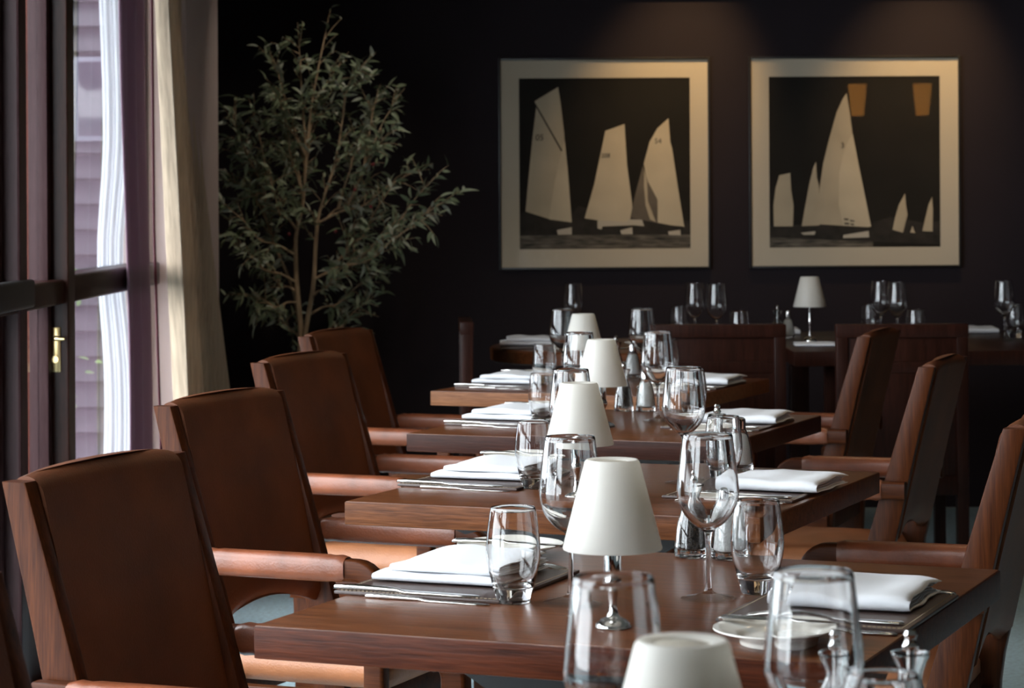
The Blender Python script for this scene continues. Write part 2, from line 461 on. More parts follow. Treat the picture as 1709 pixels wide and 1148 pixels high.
struct('trim_17', (-1.27, 5.88, 0.06), (-1.178, 5.97, 2.42), M_DOOR, 0.006)
# the near rail that ends over post A
glazed(5, 5.97, 6.50)
struct('trim_18', (-1.262, 6.50, 0.06), (-1.175, 6.60, 2.42), M_DARKWOOD, 0.003)
struct('trim_19', (-1.292, 6.47, 0.06), (-1.263, 6.52, 2.42), M_DOOR_RED, 0.002)
glazed(6, 6.62, 8.26, zr=1.085, rail=0.075)
# rail with rounded end on the nearest door leaf
bm = bmesh.new(); box(bm, (-1.20, 5.30, 1.02), (-1.165, 6.0, 1.09), 0.010, 3)
o = obj('trim_21', bm, M_IRON); o['kind'] = 'structure'
# brass door handle on the dark post
h = thing('door_handle', 'brass lever handle and lock plate on the dark door post', 'door handle', loc=(-1.208, 6.50, 0.90))
bm = bmesh.new(); box(bm, (-0.013, -0.006, -0.07), (0.013, 0.0, 0.05), 0.003, 2); obj('lock_plate', bm, M_BRASS, h)
bm = bmesh.new(); tube(bm, [(0, -0.004, 0.02), (0, -0.03, 0.02), (0.006, -0.038, 0.02), (0.03, -0.04, 0.02)], [0.008, 0.006, 0.006, 0.0055], 10); obj('lever', bm, M_BRASS, h)
bm = bmesh.new(); tube(bm, [(0, -0.004, -0.035), (0, -0.016, -0.035)], [0.010, 0.009], 12); obj('lock_cylinder', bm, M_BRASS, h)

# ---------------------------------------------------------------- outside
struct('ground', (-14, -6, -0.12), (-1.40, 26, -0.02), M_TERRACE)
house = thing('neighbouring_house', 'mauve weatherboard house seen through the glass door', 'house', loc=(-2.6, 12.6, 0))
bm = bmesh.new(); box(bm, (-2.8, 0.03, 0), (1.05, 0.3, 4.2)); obj('wall', bm, M_IRON, house, smooth=False)
z = 0.0; k = 0
while z < 4.1:
    bm = bmesh.new()
    vs = box(bm, (-2.8, -0.030, z), (1.05, 0.03, z + 0.116))
    for v in vs:
        if v.co.z > z + 0.1 and v.co.y < 0: v.co.y = 0.020
    obj('plank', bm, M_SIDING, house, smooth=False)
    z += 0.13; k += 1
wd = boxobj('window', (0.36, -0.035, 1.62), (0.56, 0.01, 2.05), M_WINTRIM, house)
boxobj('window_pane', (0.385, -0.04, 1.645), (0.535, -0.034, 2.025), M_DARKPANE, wd)
struct('unseen_roof', (-4.2, 5.9, 2.62), (-1.40, 12.0, 2.72), M_DOOR)  # added out of view to shade the outdoor drape and the siding
unseen_roof = bmesh.new(); box(unseen_roof, (-2.9, -0.5, 4.2), (1.2, 0.5, 4.3)); obj('roof_edge', unseen_roof, M_WINTRIM, house)

def drape(name, x0, y0f, y1f, z0, z1, n, amp, m, parent=None, ph=0.0, nz=26, xs=None, th=0.004):
    bm = bmesh.new()
    nu = max(24, int(n * 14))
    def fn(s, t, side=0):
        z = z0 + (z1 - z0) * t
        ya, yb = y0f(z), y1f(z)
        y = ya + (yb - ya) * s
        a = amp * (0.65 + 0.5 * math.sin(3.1 * s + 1.3 * t + ph)) * (0.75 + 0.35 * (1 - t))
        w = s * n * 2 * PI + ph + 0.25 * math.sin(2.2 * t + s * 5)
        x = (xs(z) if xs else x0) + a * math.sin(w) + 0.25 * a * math.sin(2.3 * w + 1.0)
        return (x, y, z)
    grid(bm, nu, nz, fn)
    o = obj(name, bm, m, parent)
    md = o.modifiers.new('thickness', 'SOLIDIFY'); md.thickness = th
    return o
# white drape hanging outside the glass
sx = lambda z: -1.362 + 0.018 * math.cos((z - 1.1) * 1.8) - 0.03 * math.exp(-((z - 1.1) / 0.28) ** 2)
def sheer():
    bm = bmesh.new()
    def fn(s, t):
        z = 0.02 + 2.5 * t
        w = 0.10 - 0.012 * math.exp(-((z - 1.1) / 0.3) ** 2)
        x = sx(z) + w * s + 0.0
        return (x, 8.12 + 0.006 * math.sin(s * 2 * PI * 3.3 + 0.9 * math.sin(z * 1.6)) + 0.006 * math.sin(s * 41 + z) , z)
    grid(bm, 60, 24, fn)
    o = obj('outdoor_drape', bm, M_SHEER)
    o.modifiers.new('thickness', 'SOLIDIFY').thickness = 0.002
    tag(o, 'gathered white drape hanging outside beyond the glass door', 'curtain')
sheer()
def sheer2():
    bm = bmesh.new()
    def fn(s, t):
        z = 0.02 + 2.5 * t
        return (-1.447 + 0.03 * s, 8.10 + 0.02 * math.sin(s * 2 * PI * 1.5), z)
    grid(bm, 16, 16, fn)
    o = obj('outdoor_drape', bm, M_SHEER)
    o.modifiers.new('thickness', 'SOLIDIFY').thickness = 0.002
    tag(o, 'thin strip of white drape outside, close to the dark post', 'curtain')

# curtain inside
cur = thing('curtain', 'beige linen curtain with plum border hanging beside the glazed door', 'curtain')
yfar = lambda z: 8.22 + 1.0 * max(0.0, min(1.0, (2.3 - z) / 1.75)) ** 1.15
ynear = lambda z: 7.86 + 0.02 * math.sin(z * 2)
xs_c = lambda z: -1.13 + 0.065 * max(0.0, min(1.0, (2.3 - z) / 1.75))
drape('linen_panel', 0, ynear, yfar, 0.44, 2.5, 5, 0.028, M_LINEN, cur, ph=1.0, xs=xs_c)
drape('border_band', 0, ynear, yfar, 0.065, 0.432, 5, 0.028, M_PURPLE, cur, ph=1.0, xs=xs_c, nz=6)
def lead():
    bm = bmesh.new()
    def fn(s, t):
        z = 0.065 + 2.435 * t
        y = 7.42 + 0.42 * s
        x = -1.175 + 0.012 * math.sin(s * 2 * PI * 2.2 + 0.7 * math.sin(z * 1.7)) + 0.010 * math.sin(z * 2.6)
        return (x, y, z)
    grid(bm, 30, 30, fn)
    o = obj('leading_edge', bm, M_PURPLE, cur); o.modifiers.new('thickness', 'SOLIDIFY').thickness = 0.004
lead()
bm = bmesh.new(); tube(bm, [(-1.150, 7.855, 2.5), (-1.145, 7.855, 1.2), (-1.125, 7.855, 0.436)], 0.0045, 8)
tube(bm, [(-1.125, 7.855, 0.436), (-1.10, 8.0, 0.436), (-1.085, 8.2, 0.436)], 0.0045, 8); obj('piping', bm, M_PIPING, cur)

# ---------------------------------------------------------------- chairs
def make_chair(name='leather_armchair'):
    t = thing(name)
    W = 0.225
    sp = [(0.0, 0.888), (0.045, 0.70), (0.085, 0.52), (0.108, 0.42), (0.118, 0.22), (0.115, 0.0)]
    def lean(z):
        for (xa, za), (xb, zb) in zip(sp, sp[1:]):
            if z >= zb: return xa + (xb - xa) * (za - z) / (za - zb)
        return sp[-1][0]
    for s in (-1, 1):
        bm = bmesh.new()
        path = [(lean(z), z) for z in [0.888 - 0.888 * k / 18 for k in range(19)]]
        rings = []
        for x, z in path:
            f0, f1 = -0.020, 0.018 + 0.034 * min(1.0, (0.888 - z) / 0.5)
            rings.append([bm.verts.new((x + a, b, z)) for a, b in rrect(f1 - f0, 0.030, 0.004, 2, (f0 + f1) / 2, s * (W - 0.015))])
        for r0, r1 in zip(rings, rings[1:]):
            for i in range(len(r0)):
                j = (i + 1) % len(r0); bm.faces.new((r0[i], r0[j], r1[j], r1[i]))
        bm.faces.new(rings[0]); bm.faces.new(rings[-1])
        obj('back_post', bm, M_FRAME, t)
    # leather back
    bm = bmesh.new()
    hw = W - 0.031
    def back(s, q, side):
        y = (s * 2 - 1) * hw
        e = 1 - (y / hw) ** 2
        zt = 0.893 + 0.009 * max(e, 0) ** 0.6
        zb = 0.470 + 0.034 * e
        # parametrise with rounded roll at top
        z = zb + (zt - zb) * q
        th = 0.023
        k = (zt - z)
        if k < th: th_ = math.sqrt(max(th * th - (th - k) ** 2, 0))
        else: th_ = th
        kb = z - zb
        if kb < 0.012: th_ = min(th_, math.sqrt(max(0.012 ** 2 - (0.012 - kb) ** 2, 0)) + 0.006)
        puff = 0.006 * e * math.sin(PI * q) - 0.010 * e * (1 if side > 0 else -1)
        wr = 0.0015 * noise.noise(Vector((y * 9, z * 5, side)))
        return (lean(z) + side * (th_ + 0.001) + puff + wr, y, z)
    n = 30
    qs = [1 - (1 - j / n) ** 1.0 for j in range(n + 1)]
    def remap(q):  # finer near the top
        return 1 - (1 - q) ** 1.9
    slab(bm, 16, 34, lambda s, q, side: back(s, remap(q), side))
    obj('backrest', bm, M_LEATHER, t, angle=60)
    # arms: bent wood that turns down into the front leg
    for s in (-1, 1):
        y = s * (W + 0.017)
        path = [(0.045, 0.607), (0.12, 0.607), (0.30, 0.607), (0.415, 0.605)]
        for k in range(1, 7):
            a = PI / 2 * (1 - k / 6)
            path.append((0.415 + 0.036 * math.cos(a), 0.569 + 0.036 * math.sin(a)))
        path += [(0.452, 0.45), (0.452, 0.2), (0.450, 0.0)]
        bm = bmesh.new(); sweep(bm, path, rrect(0.040, 0.032, 0.007, 3, 0, y)); obj('arm', bm, M_FRAME_X, t)
        bm = bmesh.new()
        sl = []
        m = 22
        for k in range(m + 1):
            x = 0.098 + 0.298 * k / m
            r = 1.0
            if k == 0 or k == m: r = 0.86
            if k == 2 or k == m - 2: r = 0.94
            sl.append((x, r))
        rings = []
        for x, r in sl:
            rings.append([bm.verts.new((x, y + b * r, 0.607 + a * r)) for a, b in rrect(0.049, 0.046, 0.018, 5)])
        for r0, r1 in zip(rings, rings[1:]):
            for i in range(len(r0)):
                j = (i + 1) % len(r0); bm.faces.new((r0[i], r0[j], r1[j], r1[i]))
        bm.faces.new(rings[0]); bm.faces.new(rings[-1])
        obj('arm_sleeve', bm, M_SLEEVE, t, angle=60)
        # side rail and stretcher
        boxobj('side_rail', (0.10, y - 0.012 * 1, 0.335), (0.44, y + 0.012, 0.385), M_FRAME_X, t, 0.003)
        boxobj('stretcher', (0.115, y - 0.010, 0.12), (0.44, y + 0.010, 0.15), M_FRAME_X, t, 0.003)
    boxobj('front_rail', (0.425, -W, 0.335), (0.445, W, 0.385), M_FRAME_X, t, 0.003)
    boxobj('back_rail', (0.10, -W + 0.03, 0.335), (0.122, W - 0.03, 0.385), M_FRAME_X, t, 0.003)
    # seat cushion
    bm = bmesh.new()
    def seat(s, q, side):
        x = 0.125 + 0.345 * s; y = (q * 2 - 1) * (W - 0.003)
        es = min(s, 1 - s) * 0.345; eq = min(q, 1 - q) * 2 * W
        d = min(es, eq, 0.028)
        rr = math.sqrt(max(0.028 ** 2 - (0.028 - d) ** 2, 0)) 
        dome = 0.018 * math.sin(PI * s) * math.sin(PI * q)
        wr = 0.003 * noise.noise(Vector((x * 14, y * 14, 3)))
        return (x, y, (0.428 + rr + dome + wr) if side > 0 else (0.408 - rr * 0.8))
    slab(bm, 22, 24, seat)
    obj('seat', bm, M_LEATHER_SEAT, t, angle=70)
    return t
A = R(-22.6)
vv = Vector((math.cos(-A), -math.sin(-A), 0)); uu = Vector((math.sin(-A), math.cos(-A), 0))
chair0 = make_chair()
used = []
def place_chair(cx, cy, rz, label, group):
    if not used: o = chair0; o.location = (cx, cy, 0); o.rotation_euler = (0, 0, rz); tag(o, label, 'chair', group)
    else: o = dup(chair0, (cx, cy, 0), rz, label, group)
    o['category'] = 'chair'
    used.append(o); return o
GL = 'leather armchairs along the window side'
GR = 'leather armchairs along the room side'
def left_chair(px, py, rz, label):    # px,py: near post top
    place_chair(px + 0.22 * math.sin(-rz), py + 0.22 * math.cos(rz), rz, label, GL)
left_chair(-0.70, 2.08, R(-22), 'brown leather armchair cut off by the lower left frame corner')
left_chair(-0.672, 3.315, R(-21), 'brown leather armchair at the window side of the nearest whole table')
left_chair(-0.655, 4.60, R(-23), 'brown leather armchair second along the window side, its arm in front of the second table')
left_chair(-0.612, 5.90, R(-22.6), 'brown leather armchair third along the window side, below and left of the farthest one')
left_chair(-0.606, 7.14, R(-21), 'brown leather armchair farthest along the window side, in front of the olive tree')
def right_chair(px, py, rz, label):
    place_chair(px + 0.22 * math.sin(-rz), py + 0.22 * math.cos(rz), rz + PI, label, GR)
right_chair(0.822, 4.03, R(-20), 'dark leather armchair cut by the right frame edge, arm reaching towards the second table')
right_chair(0.944, 5.61, R(-20), 'dark leather armchair with a pale lit crown, second from the right edge')
right_chair(0.993, 6.95, R(-20), 'dark leather armchair at the fourth table, farthest on the room side')

# dark panel-back chairs seen from behind at the wall tables
def make_panel_chair():
    t = thing('panel_back_chair')
    for s in (-1, 1):
        boxobj('back_post', (-0.02, s * 0.187 - 0.018, 0), (0.02, s * 0.187 + 0.018, 0.885), M_DARKWOOD, t, 0.004)
        boxobj('front_leg', (0.38, s * 0.185 - 0.018, 0), (0.416, s * 0.185 + 0.018, 0.43), M_DARKWOOD, t, 0.004)
        boxobj('side_rail', (0.02, s * 0.187 - 0.011, 0.36), (0.38, s * 0.187 + 0.011, 0.42), M_DARKWOOD, t, 0.003)
    boxobj('top_rail', (-0.022, -0.206, 0.85), (0.022, 0.206, 0.892), M_DARKWOOD, t, 0.005)
    boxobj('back_panel', (-0.010, -0.17, 0.40), (0.010, 0.17, 0.85), M_DARKWOOD, t, 0.003)
    boxobj('cross_rail', (-0.016, -0.17, 0.36), (0.016, 0.17, 0.42), M_DARKWOOD, t, 0.003)
    boxobj('cross_rail', (-0.014, -0.17, 0.74), (0.014, 0.17, 0.775), M_DARKWOOD, t, 0.003)
    bm = bmesh.new(); box(bm, (0.02, -0.20, 0.42), (0.43, 0.20, 0.475), 0.018, 4); obj('seat', bm, M_LEATHER, t)
    return t
pc = make_panel_chair()
pc.location = (0.648, 7.69, 0); pc.rotation_euler = (0, 0, R(90)); tag(pc, 'dark wooden panel-back chair seen from behind at the round table', 'chair', 'panel-back chairs by the back wall')
pc2 = dup(pc, (1.209, 7.64, 0), R(90), 'dark wooden panel-back chair seen from behind at the table with the far lamp')
pc3 = dup(pc, (-0.155, 8.13, 0), R(2), 'dark red wooden chair seen edge-on at the window side of the round table')
pc3['category'] = 'chair'; pc2['category'] = 'chair'

# ---------------------------------------------------------------- tables
TW, TL, TT, TH = 0.748, 0.770, 0.041, 0.75
def make_table():
    t = thing('dining_table')
    bm = bmesh.new(); box(bm, (0, 0, TH - TT), (TW, TL, TH), 0.0022, 2); obj('tabletop', bm, M_TABLE, t)
    # solid lipping along the edges
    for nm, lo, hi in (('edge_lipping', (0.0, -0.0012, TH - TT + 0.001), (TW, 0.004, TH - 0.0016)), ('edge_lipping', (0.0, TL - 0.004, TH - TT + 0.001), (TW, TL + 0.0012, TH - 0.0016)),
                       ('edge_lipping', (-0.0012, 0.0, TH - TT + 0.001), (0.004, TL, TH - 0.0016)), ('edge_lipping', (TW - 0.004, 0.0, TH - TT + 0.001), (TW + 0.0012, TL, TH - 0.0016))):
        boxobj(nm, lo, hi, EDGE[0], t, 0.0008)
    cx, cy = TW / 2, TL / 2
    for s in (-1, 1):
        bm = bmesh.new()
        z1 = TH - TT
        prof = [(-0.27, z1), (0.27, z1), (0.27, z1 - 0.012), (0.22, z1 - 0.03), (0.19, z1 - 0.022), (0.14, z1 - 0.05), (-0.14, z1 - 0.05), (-0.19, z1 - 0.022), (-0.22, z1 - 0.03), (-0.27, z1 - 0.012)]
        poly_extrude(bm, prof, lambda a, b, d, s=s: (cx + a, cy + s * 0.20 - 0.02 + d, b), 0.04)
        obj('bearer', bm, M_IRON, t, smooth=False)
        boxobj('leg', (cx - 0.035, cy + s * 0.20 - 0.03, 0.06), (cx + 0.035, cy + s * 0.20 + 0.03, TH - TT - 0.05), M_FRAME, t, 0.004)
    boxobj('foot', (cx - 0.26, cy - 0.235, 0), (cx + 0.26, cy - 0.165, 0.06), M_FRAME_X, t, 0.008)
    boxobj('foot', (cx - 0.26, cy + 0.165, 0), (cx + 0.26, cy + 0.235, 0.06), M_FRAME_X, t, 0.008)
    boxobj('stretcher', (cx - 0.015, cy - 0.17, 0.22), (cx + 0.015, cy + 0.17, 0.28), M_FRAME, t, 0.004)
    return t
F = [Vector((-0.3144, 2.977, 0)), Vector((-0.2912, 4.249, 0)), Vector((-0.2396, 5.540, 0)), Vector((-0.2288, 6.850, 0)), Vector((-0.322, 1.777, 0))]
TN = ['nearest whole table', 'second table', 'third table', 'fourth table', 'blurred table at the frame bottom']
EDGE_ME = {}
tb = make_table(); tb.location = F[0]; tb.rotation_euler = (0, 0, A)
tag(tb, 'nearest whole square brown oak table, set for two', 'table', 'square oak tables in a row')
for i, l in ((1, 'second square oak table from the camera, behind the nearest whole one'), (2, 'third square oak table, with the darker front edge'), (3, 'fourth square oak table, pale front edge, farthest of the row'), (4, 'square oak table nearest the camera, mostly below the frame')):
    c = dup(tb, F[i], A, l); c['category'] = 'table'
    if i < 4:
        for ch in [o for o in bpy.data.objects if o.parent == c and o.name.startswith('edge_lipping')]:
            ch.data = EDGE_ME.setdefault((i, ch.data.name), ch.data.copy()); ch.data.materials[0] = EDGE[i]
def P(i, v, u, z=TH):
    p = F[i] + vv * v + uu * u
    return Vector((p.x, p.y, z))
ZT = 0.0006  # small clearance

# ---------------------------------------------------------------- glassware and lamp prototypes
def outline(outer, inner):  # closed solid of revolution from outer (bottom->rim) and inner (rim->bottom)
    return smoothprof(outer, 5) + smoothprof(inner, 5)
def wine_mesh():
    bm = bmesh.new()
    outer = [(0, 0.0), (0.020, 0.0), (0.0345, 0.0006), (0.0348, 0.0018), (0.022, 0.0042), (0.008, 0.0085), (0.0040, 0.017), (0.0034, 0.045), (0.0038, 0.078), (0.0080, 0.0885), (0.020, 0.0965), (0.0330, 0.112), (0.0395, 0.132), (0.0392, 0.150), (0.0358, 0.180), (0.0322, 0.2095)]
    inner = [(0.0318, 0.2104), (0.0311, 0.2095), (0.0347, 0.180), (0.0380, 0.150), (0.0383, 0.132), (0.0318, 0.1135), (0.0188, 0.0990), (0.0075, 0.0925), (0, 0.0915)]
    lathe(bm, outline(outer, inner), 44)
    return bm
def tumbler_mesh():
    bm = bmesh.new()
    outer = [(0, 0.0), (0.018, 0.0), (0.0212, 0.0012), (0.0226, 0.007), (0.0285, 0.028), (0.0335, 0.050), (0.0348, 0.068), (0.0328, 0.095), (0.0290, 0.1195)]
    inner = [(0.0287, 0.1203), (0.0280, 0.1195), (0.0316, 0.095), (0.0335, 0.068), (0.0321, 0.050), (0.0270, 0.031), (0.0185, 0.021), (0, 0.0185)]
    lathe(bm, outline(outer, inner), 44)
    return bm
def make_pepper(fillmat=M_PEPPER, fillname='peppercorns'):
    t = thing('pepper_mill')
    bm = bmesh.new()
    outer = [(0, 0), (0.018, 0), (0.0235, 0.001), (0.0245, 0.006), (0.0235, 0.022), (0.0205, 0.045), (0.0145, 0.066), (0.0105, 0.080), (0.0120, 0.090), (0.0178, 0.1035)]
    inner = [(0.0172, 0.1045), (0.0155, 0.1035), (0.0095, 0.090), (0.0080, 0.080), (0.0118, 0.066), (0.0178, 0.045), (0.0208, 0.022), (0.0205, 0.012), (0.0, 0.010)]
    lathe(bm, outline(outer, inner), 32); obj('glass_body', bm, M_ACRYL, t)
    bm = bmesh.new()
    lathe(bm, smoothprof([(0, 0.0105), (0.0195, 0.0125), (0.0198, 0.022), (0.0168, 0.045), (0.012, 0.060), (0, 0.062)], 4), 24); obj(fillname, bm, fillmat, t)
    bm = bmesh.new()
    lathe(bm, [(0, 0.062), (0.0035, 0.062), (0.0035, 0.106), (0.007, 0.107), (0.008, 0.110), (0.0055, 0.113), (0.0052, 0.117), (0.0065, 0.120), (0.0045, 0.1235), (0, 0.124)], 20); obj('grinder_knob', bm, M_CHROME, t)
    return t
def make_salt():
    t = thing('salt_shaker')
    bm = bmesh.new()
    outer = [(0, 0), (0.018, 0), (0.0235, 0.001), (0.0245, 0.006), (0.0240, 0.024), (0.0212, 0.048), (0.0150, 0.070), (0.0095, 0.082)]
    inner = [(0.0088, 0.083), (0.0080, 0.082), (0.0122, 0.070), (0.0185, 0.048), (0.0212, 0.024), (0.0205, 0.011), (0, 0.009)]
    lathe(bm, outline(outer, inner), 32); obj('glass_body', bm, M_ACRYL, t)
    bm = bmesh.new()
    lathe(bm, smoothprof([(0, 0.0095), (0.0195, 0.0115), (0.0204, 0.024), (0.0177, 0.048), (0.0118, 0.068), (0, 0.070)], 4), 24); obj('salt_fill', bm, M_SALT, t)
    bm = bmesh.new()
    lathe(bm, [(0, 0.078), (0.0070, 0.078), (0.0106, 0.0785), (0.0108, 0.092), (0.0098, 0.099), (0.0060, 0.102), (0, 0.103)], 24); obj('cap', bm, M_CHROME, t)
    return t
def make_lamp(stem=1.0, bottom_r=0.059):
    t = thing('table_lamp')
    bm = bmesh.new()
    base = [(0, 0), (0.029, 0), (0.0305, 0.002), (0.029, 0.005), (0.022, 0.010), (0.012, 0.014), (0.0075, 0.022), (0.0065, 0.032), (0.0085, 0.042), (0.0125, 0.050), (0.0135, 0.056), (0.0110, 0.064), (0.0105, 0.080), (0.0118, 0.098), (0.0125, 0.118), (0.0, 0.120)]
    base = [(r * (1 if stem == 1 else (0.8 if z < 0.012 else 0.42)), z * stem) for r, z in base]
    lathe(bm, smoothprof(base, 4), 36); obj('base', bm, M_CHROME, t)
    bm = bmesh.new(); zb = 0.122 * stem
    lathe(bm, smoothprof([(0, zb - 0.004), (0.011, zb - 0.002), (0.013, zb + 0.012), (0.010, zb + 0.028), (0, zb + 0.034)], 4), 20); obj('light_bulb', bm, M_CANDLE, t)
    bm = bmesh.new()
    z0, z1 = 0.095 * stem, 0.095 * stem + 0.107
    rb, rt = bottom_r, 0.0325
    outer = [(rb, z0), (rb + 0.0006, z0 + 0.002), (rt + 0.0005, z1 - 0.003), (rt - 0.002, z1)]
    inner = [(rt - 0.010, z1 - 0.001), (rt - 0.012, z1 - 0.003), (rt - 0.010, z1 - 0.004), (rt - 0.0035, z1 - 0.0045), (rb - 0.0022, z0 + 0.003), (rb - 0.002, z0)]
    lathe(bm, outer + inner, 48, closed=True); obj('lamp_shade', bm, M_SHADE, t, angle=50)
    bm = bmesh.new()
    for k in range(3):
        a = 2 * PI * k / 3
        tube(bm, [(0.008 * math.cos(a), 0.008 * math.sin(a), zb), (0.030 * math.cos(a), 0.030 * math.sin(a), z1 - 0.045), (0.0375 * math.cos(a), 0.0375 * math.sin(a), z1 - 0.035)], 0.001, 6)
    obj('shade_holder', bm, M_CHROME, t)
    return t
M_FOOT = pane('thin_glass_foot', (0.97, 0.98, 0.98))
_wine = wine_mesh(); WG = obj('wine_glass', _wine, [M_GLASS, M_FOOT], angle=50)
for pf in WG.data.polygons:
    if pf.center.z < 0.0075: pf.material_index = 1
TG = obj('water_tumbler', tumbler_mesh(), M_GLASS, angle=50)
PM = make_pepper(); SM = make_salt(); LP = make_lamp()
first = {}
def put(proto, loc, label, cat, group, rz=0.0, scale=None):
    key = proto.name
    if key not in first:
        first[key] = 1; o = proto; o.location = loc; o.rotation_euler = (0, 0, rz)
    else: o = dup(proto, loc, rz)
    tag(o, label, cat, group)
    o.scale = scale if scale else (1, 1, 1)
    return o
GW, GT, GP, GS, GLm = 'wine glasses', 'water tumblers', 'pepper mills', 'salt shakers', 'table lamps'
wl = [(0.297, 0.293), (0.285, 0.348), (0.263, 0.403), (0.216, 0.458)]
wr = [(0.452, 0.382), (0.463, 0.458), (0.431, 0.481), (0.427, 0.554)]
tl = [(0.228, 0.268), (0.236, 0.288), (0.217, 0.285), (0.245, 0.240)]
tr = [(0.497, 0.450), (0.525, 0.500), (0.50, 0.53), (0.506, 0.555)]
lp = [(0.415, 0.128), (0.375, 0.154), (0.372, 0.110), (0.310, 0.381)]
pe = [(0.311, 0.735), (0.441, 0.725), (0.256, 0.725), (0.30, 0.68)]
sa = [(0.367, 0.735), (0.495, 0.700), (0.309, 0.738), (0.36, 0.66)]
lp[2] = (0.359, 0.293)
random.seed(4)
for i in range(4):
    T = TN[i]; z = TH + ZT
    put(WG, P(i, *wl[i], z), 'tall wine glass on the window side of the lamp, %s' % T, 'wine glass', GW, random.random() * 3)
    put(WG, P(i, *wr[i], z), 'tall wine glass on the room side of the lamp, %s' % T, 'wine glass', GW, random.random() * 3)
    put(TG, P(i, *tl[i], z), 'clear barrel tumbler beside the window side napkin, %s' % T, 'tumbler', GT)
    put(TG, P(i, *tr[i], z), 'clear barrel tumbler near the room side napkin, %s' % T, 'tumbler', GT)
    put(LP, P(i, *lp[i], z), 'small lamp with frosted white cone shade on the %s' % T, 'lamp', GLm)
    put(PM, P(i, *pe[i], z), 'glass pepper mill with dark peppercorns on the %s' % T, 'pepper mill', GP)
    put(SM, P(i, *sa[i], z), 'glass salt shaker with silver cap on the %s' % T, 'salt shaker', GS)
z = TH + ZT
T = TN[4]
put(WG, Vector((0.078, 1.93, z)), 'large blurred wine glass overlapping the base of the nearest upright lamp', 'wine glass', GW)
put(WG, Vector((0.238, 1.955, z)), 'large blurred wine glass in front of the room side plate', 'wine glass', GW)
put(LP, Vector((0.116, 1.70, z)), 'small lamp whose shade top is cut by the lower frame edge', 'lamp', GLm)
put(TG, Vector((0.30, 2.00, z)), 'clear tumbler with only its rim above the lower frame edge', 'tumbler', GT)
put(PM, Vector((0.353, 2.19, z - 0.008 + 0.008)), 'blurred glass mill with silver knob at the lower right of the frame', 'pepper mill', GP)
put(PM, Vector((0.289, 2.19, z)), 'blurred glass mill seen through the foreground wine glass', 'pepper mill', GP)
put(TG, Vector((0.03, 1.98, z)), 'clear tumbler below the frame at the window side of the blurred table', 'tumbler', GT) if False else None

# ---------------------------------------------------------------- napkins, mats, plates, cutlery
def napkin_stack(bm, x0, x1, y0, Wd, z0, h, nest, seed, wave=0.004):
    """nested hairpin folds: closed round fold on the near side, layers showing at the ends"""
    th = h / (2 * nest + 0.3)
    for k in range(nest):
        zc0 = z0 + th * (0.5 + k); zc1 = z0 + h - th * (0.5 + k); rr = (zc1 - zc0) / 2
        ya = y0 + rr + th * (0.5 + k * 1.6)
        path = [(Wd + y0 - 0.006 * k - (Wd - (ya - y0)) * j / 9, zc0, 0.0) for j in range(10)]
        path += [(ya - rr * math.sin(PI * j / 7), zc0 + rr * (1 - math.cos(PI * j / 7)), j / 7) for j in range(1, 7)]
        path += [(ya + (Wd - (ya - y0)) * j / 9 - 0.006 * k * j / 9, zc1, 1.0) for j in range(10)]
        n = len(path)
        xa = x0 + 0.003 * k + 0.002 * math.sin(seed + k); xb = x1 - 0.004 * k + 0.002 * math.sin(2 * seed + k)
        def mid(i, t):
            y, z, up = path[i]
            x = xa + (xb - xa) * t
            frac = (z - z0) / h
            dz = frac * (wave * 1.6 * noise.noise(Vector((x * 15, y * 12, seed))) + wave * 0.5 * math.sin(x * 24 + seed) - 0.30 * h * abs(2 * t - 1) ** 4)
            dy = wave * (0.3 + frac) * noise.noise(Vector((x * 10, seed * 3.1, z * 40)))
            return Vector((x + wave * 0.8 * noise.noise(Vector((y * 20, z * 60, seed + t))), y + dy, z + dz))
        m = 20
        V = [[mid(i, j / m) for j in range(m + 1)] for i in range(n)]
        A_, B_ = [], []
        for i in range(n):
            d = (V[min(i + 1, n - 1)][m // 2] - V[max(i - 1, 0)][m // 2]); d.x = 0; d.normalize()
            nr = Vector((0, -d.z, d.y))
            ra, rb_ = [], []
            for j in range(m + 1):
                e = 0.42 * th * (0.45 if j in (0, m) else 1.0) * (0.5 if i in (0, n - 1) else 1.0)
                ra.append(bm.verts.new(V[i][j] + nr * e)); rb_.append(bm.verts.new(V[i][j] - nr * e))
            A_.append(ra); B_.append(rb_)
        for i in range(n - 1):
            for j in range(m):
                bm.faces.new((A_[i][j], A_[i + 1][j], A_[i + 1][j + 1], A_[i][j + 1])); bm.faces.new((B_[i][j], B_[i][j + 1], B_[i + 1][j + 1], B_[i + 1][j]))
            bm.faces.new((A_[i][0], B_[i][0], B_[i + 1][0], A_[i + 1][0])); bm.faces.new((A_[i][m], A_[i + 1][m], B_[i + 1][m], B_[i][m]))
        for i in (0, n - 1):
            for j in range(m): bm.faces.new((A_[i][j], A_[i][j + 1], B_[i][j + 1], B_[i][j]))
def make_napkin(kind, seed):
    bm = bmesh.new()
    if kind == 0:
        napkin_stack(bm, 0.0, 0.182, 0.0, 0.190, 0.001, 0.0125, 2, seed, 0.0025)
        napkin_stack(bm, 0.026, 0.180, 0.006, 0.180, 0.0135, 0.0125, 2, seed + 1.7, 0.004)
    else:
        napkin_stack(bm, 0.0, 0.182, 0.0, 0.185, 0.001, 0.0225, 3, seed, 0.005)
    return obj('folded_napkin', bm, M_NAPKIN, angle=75)
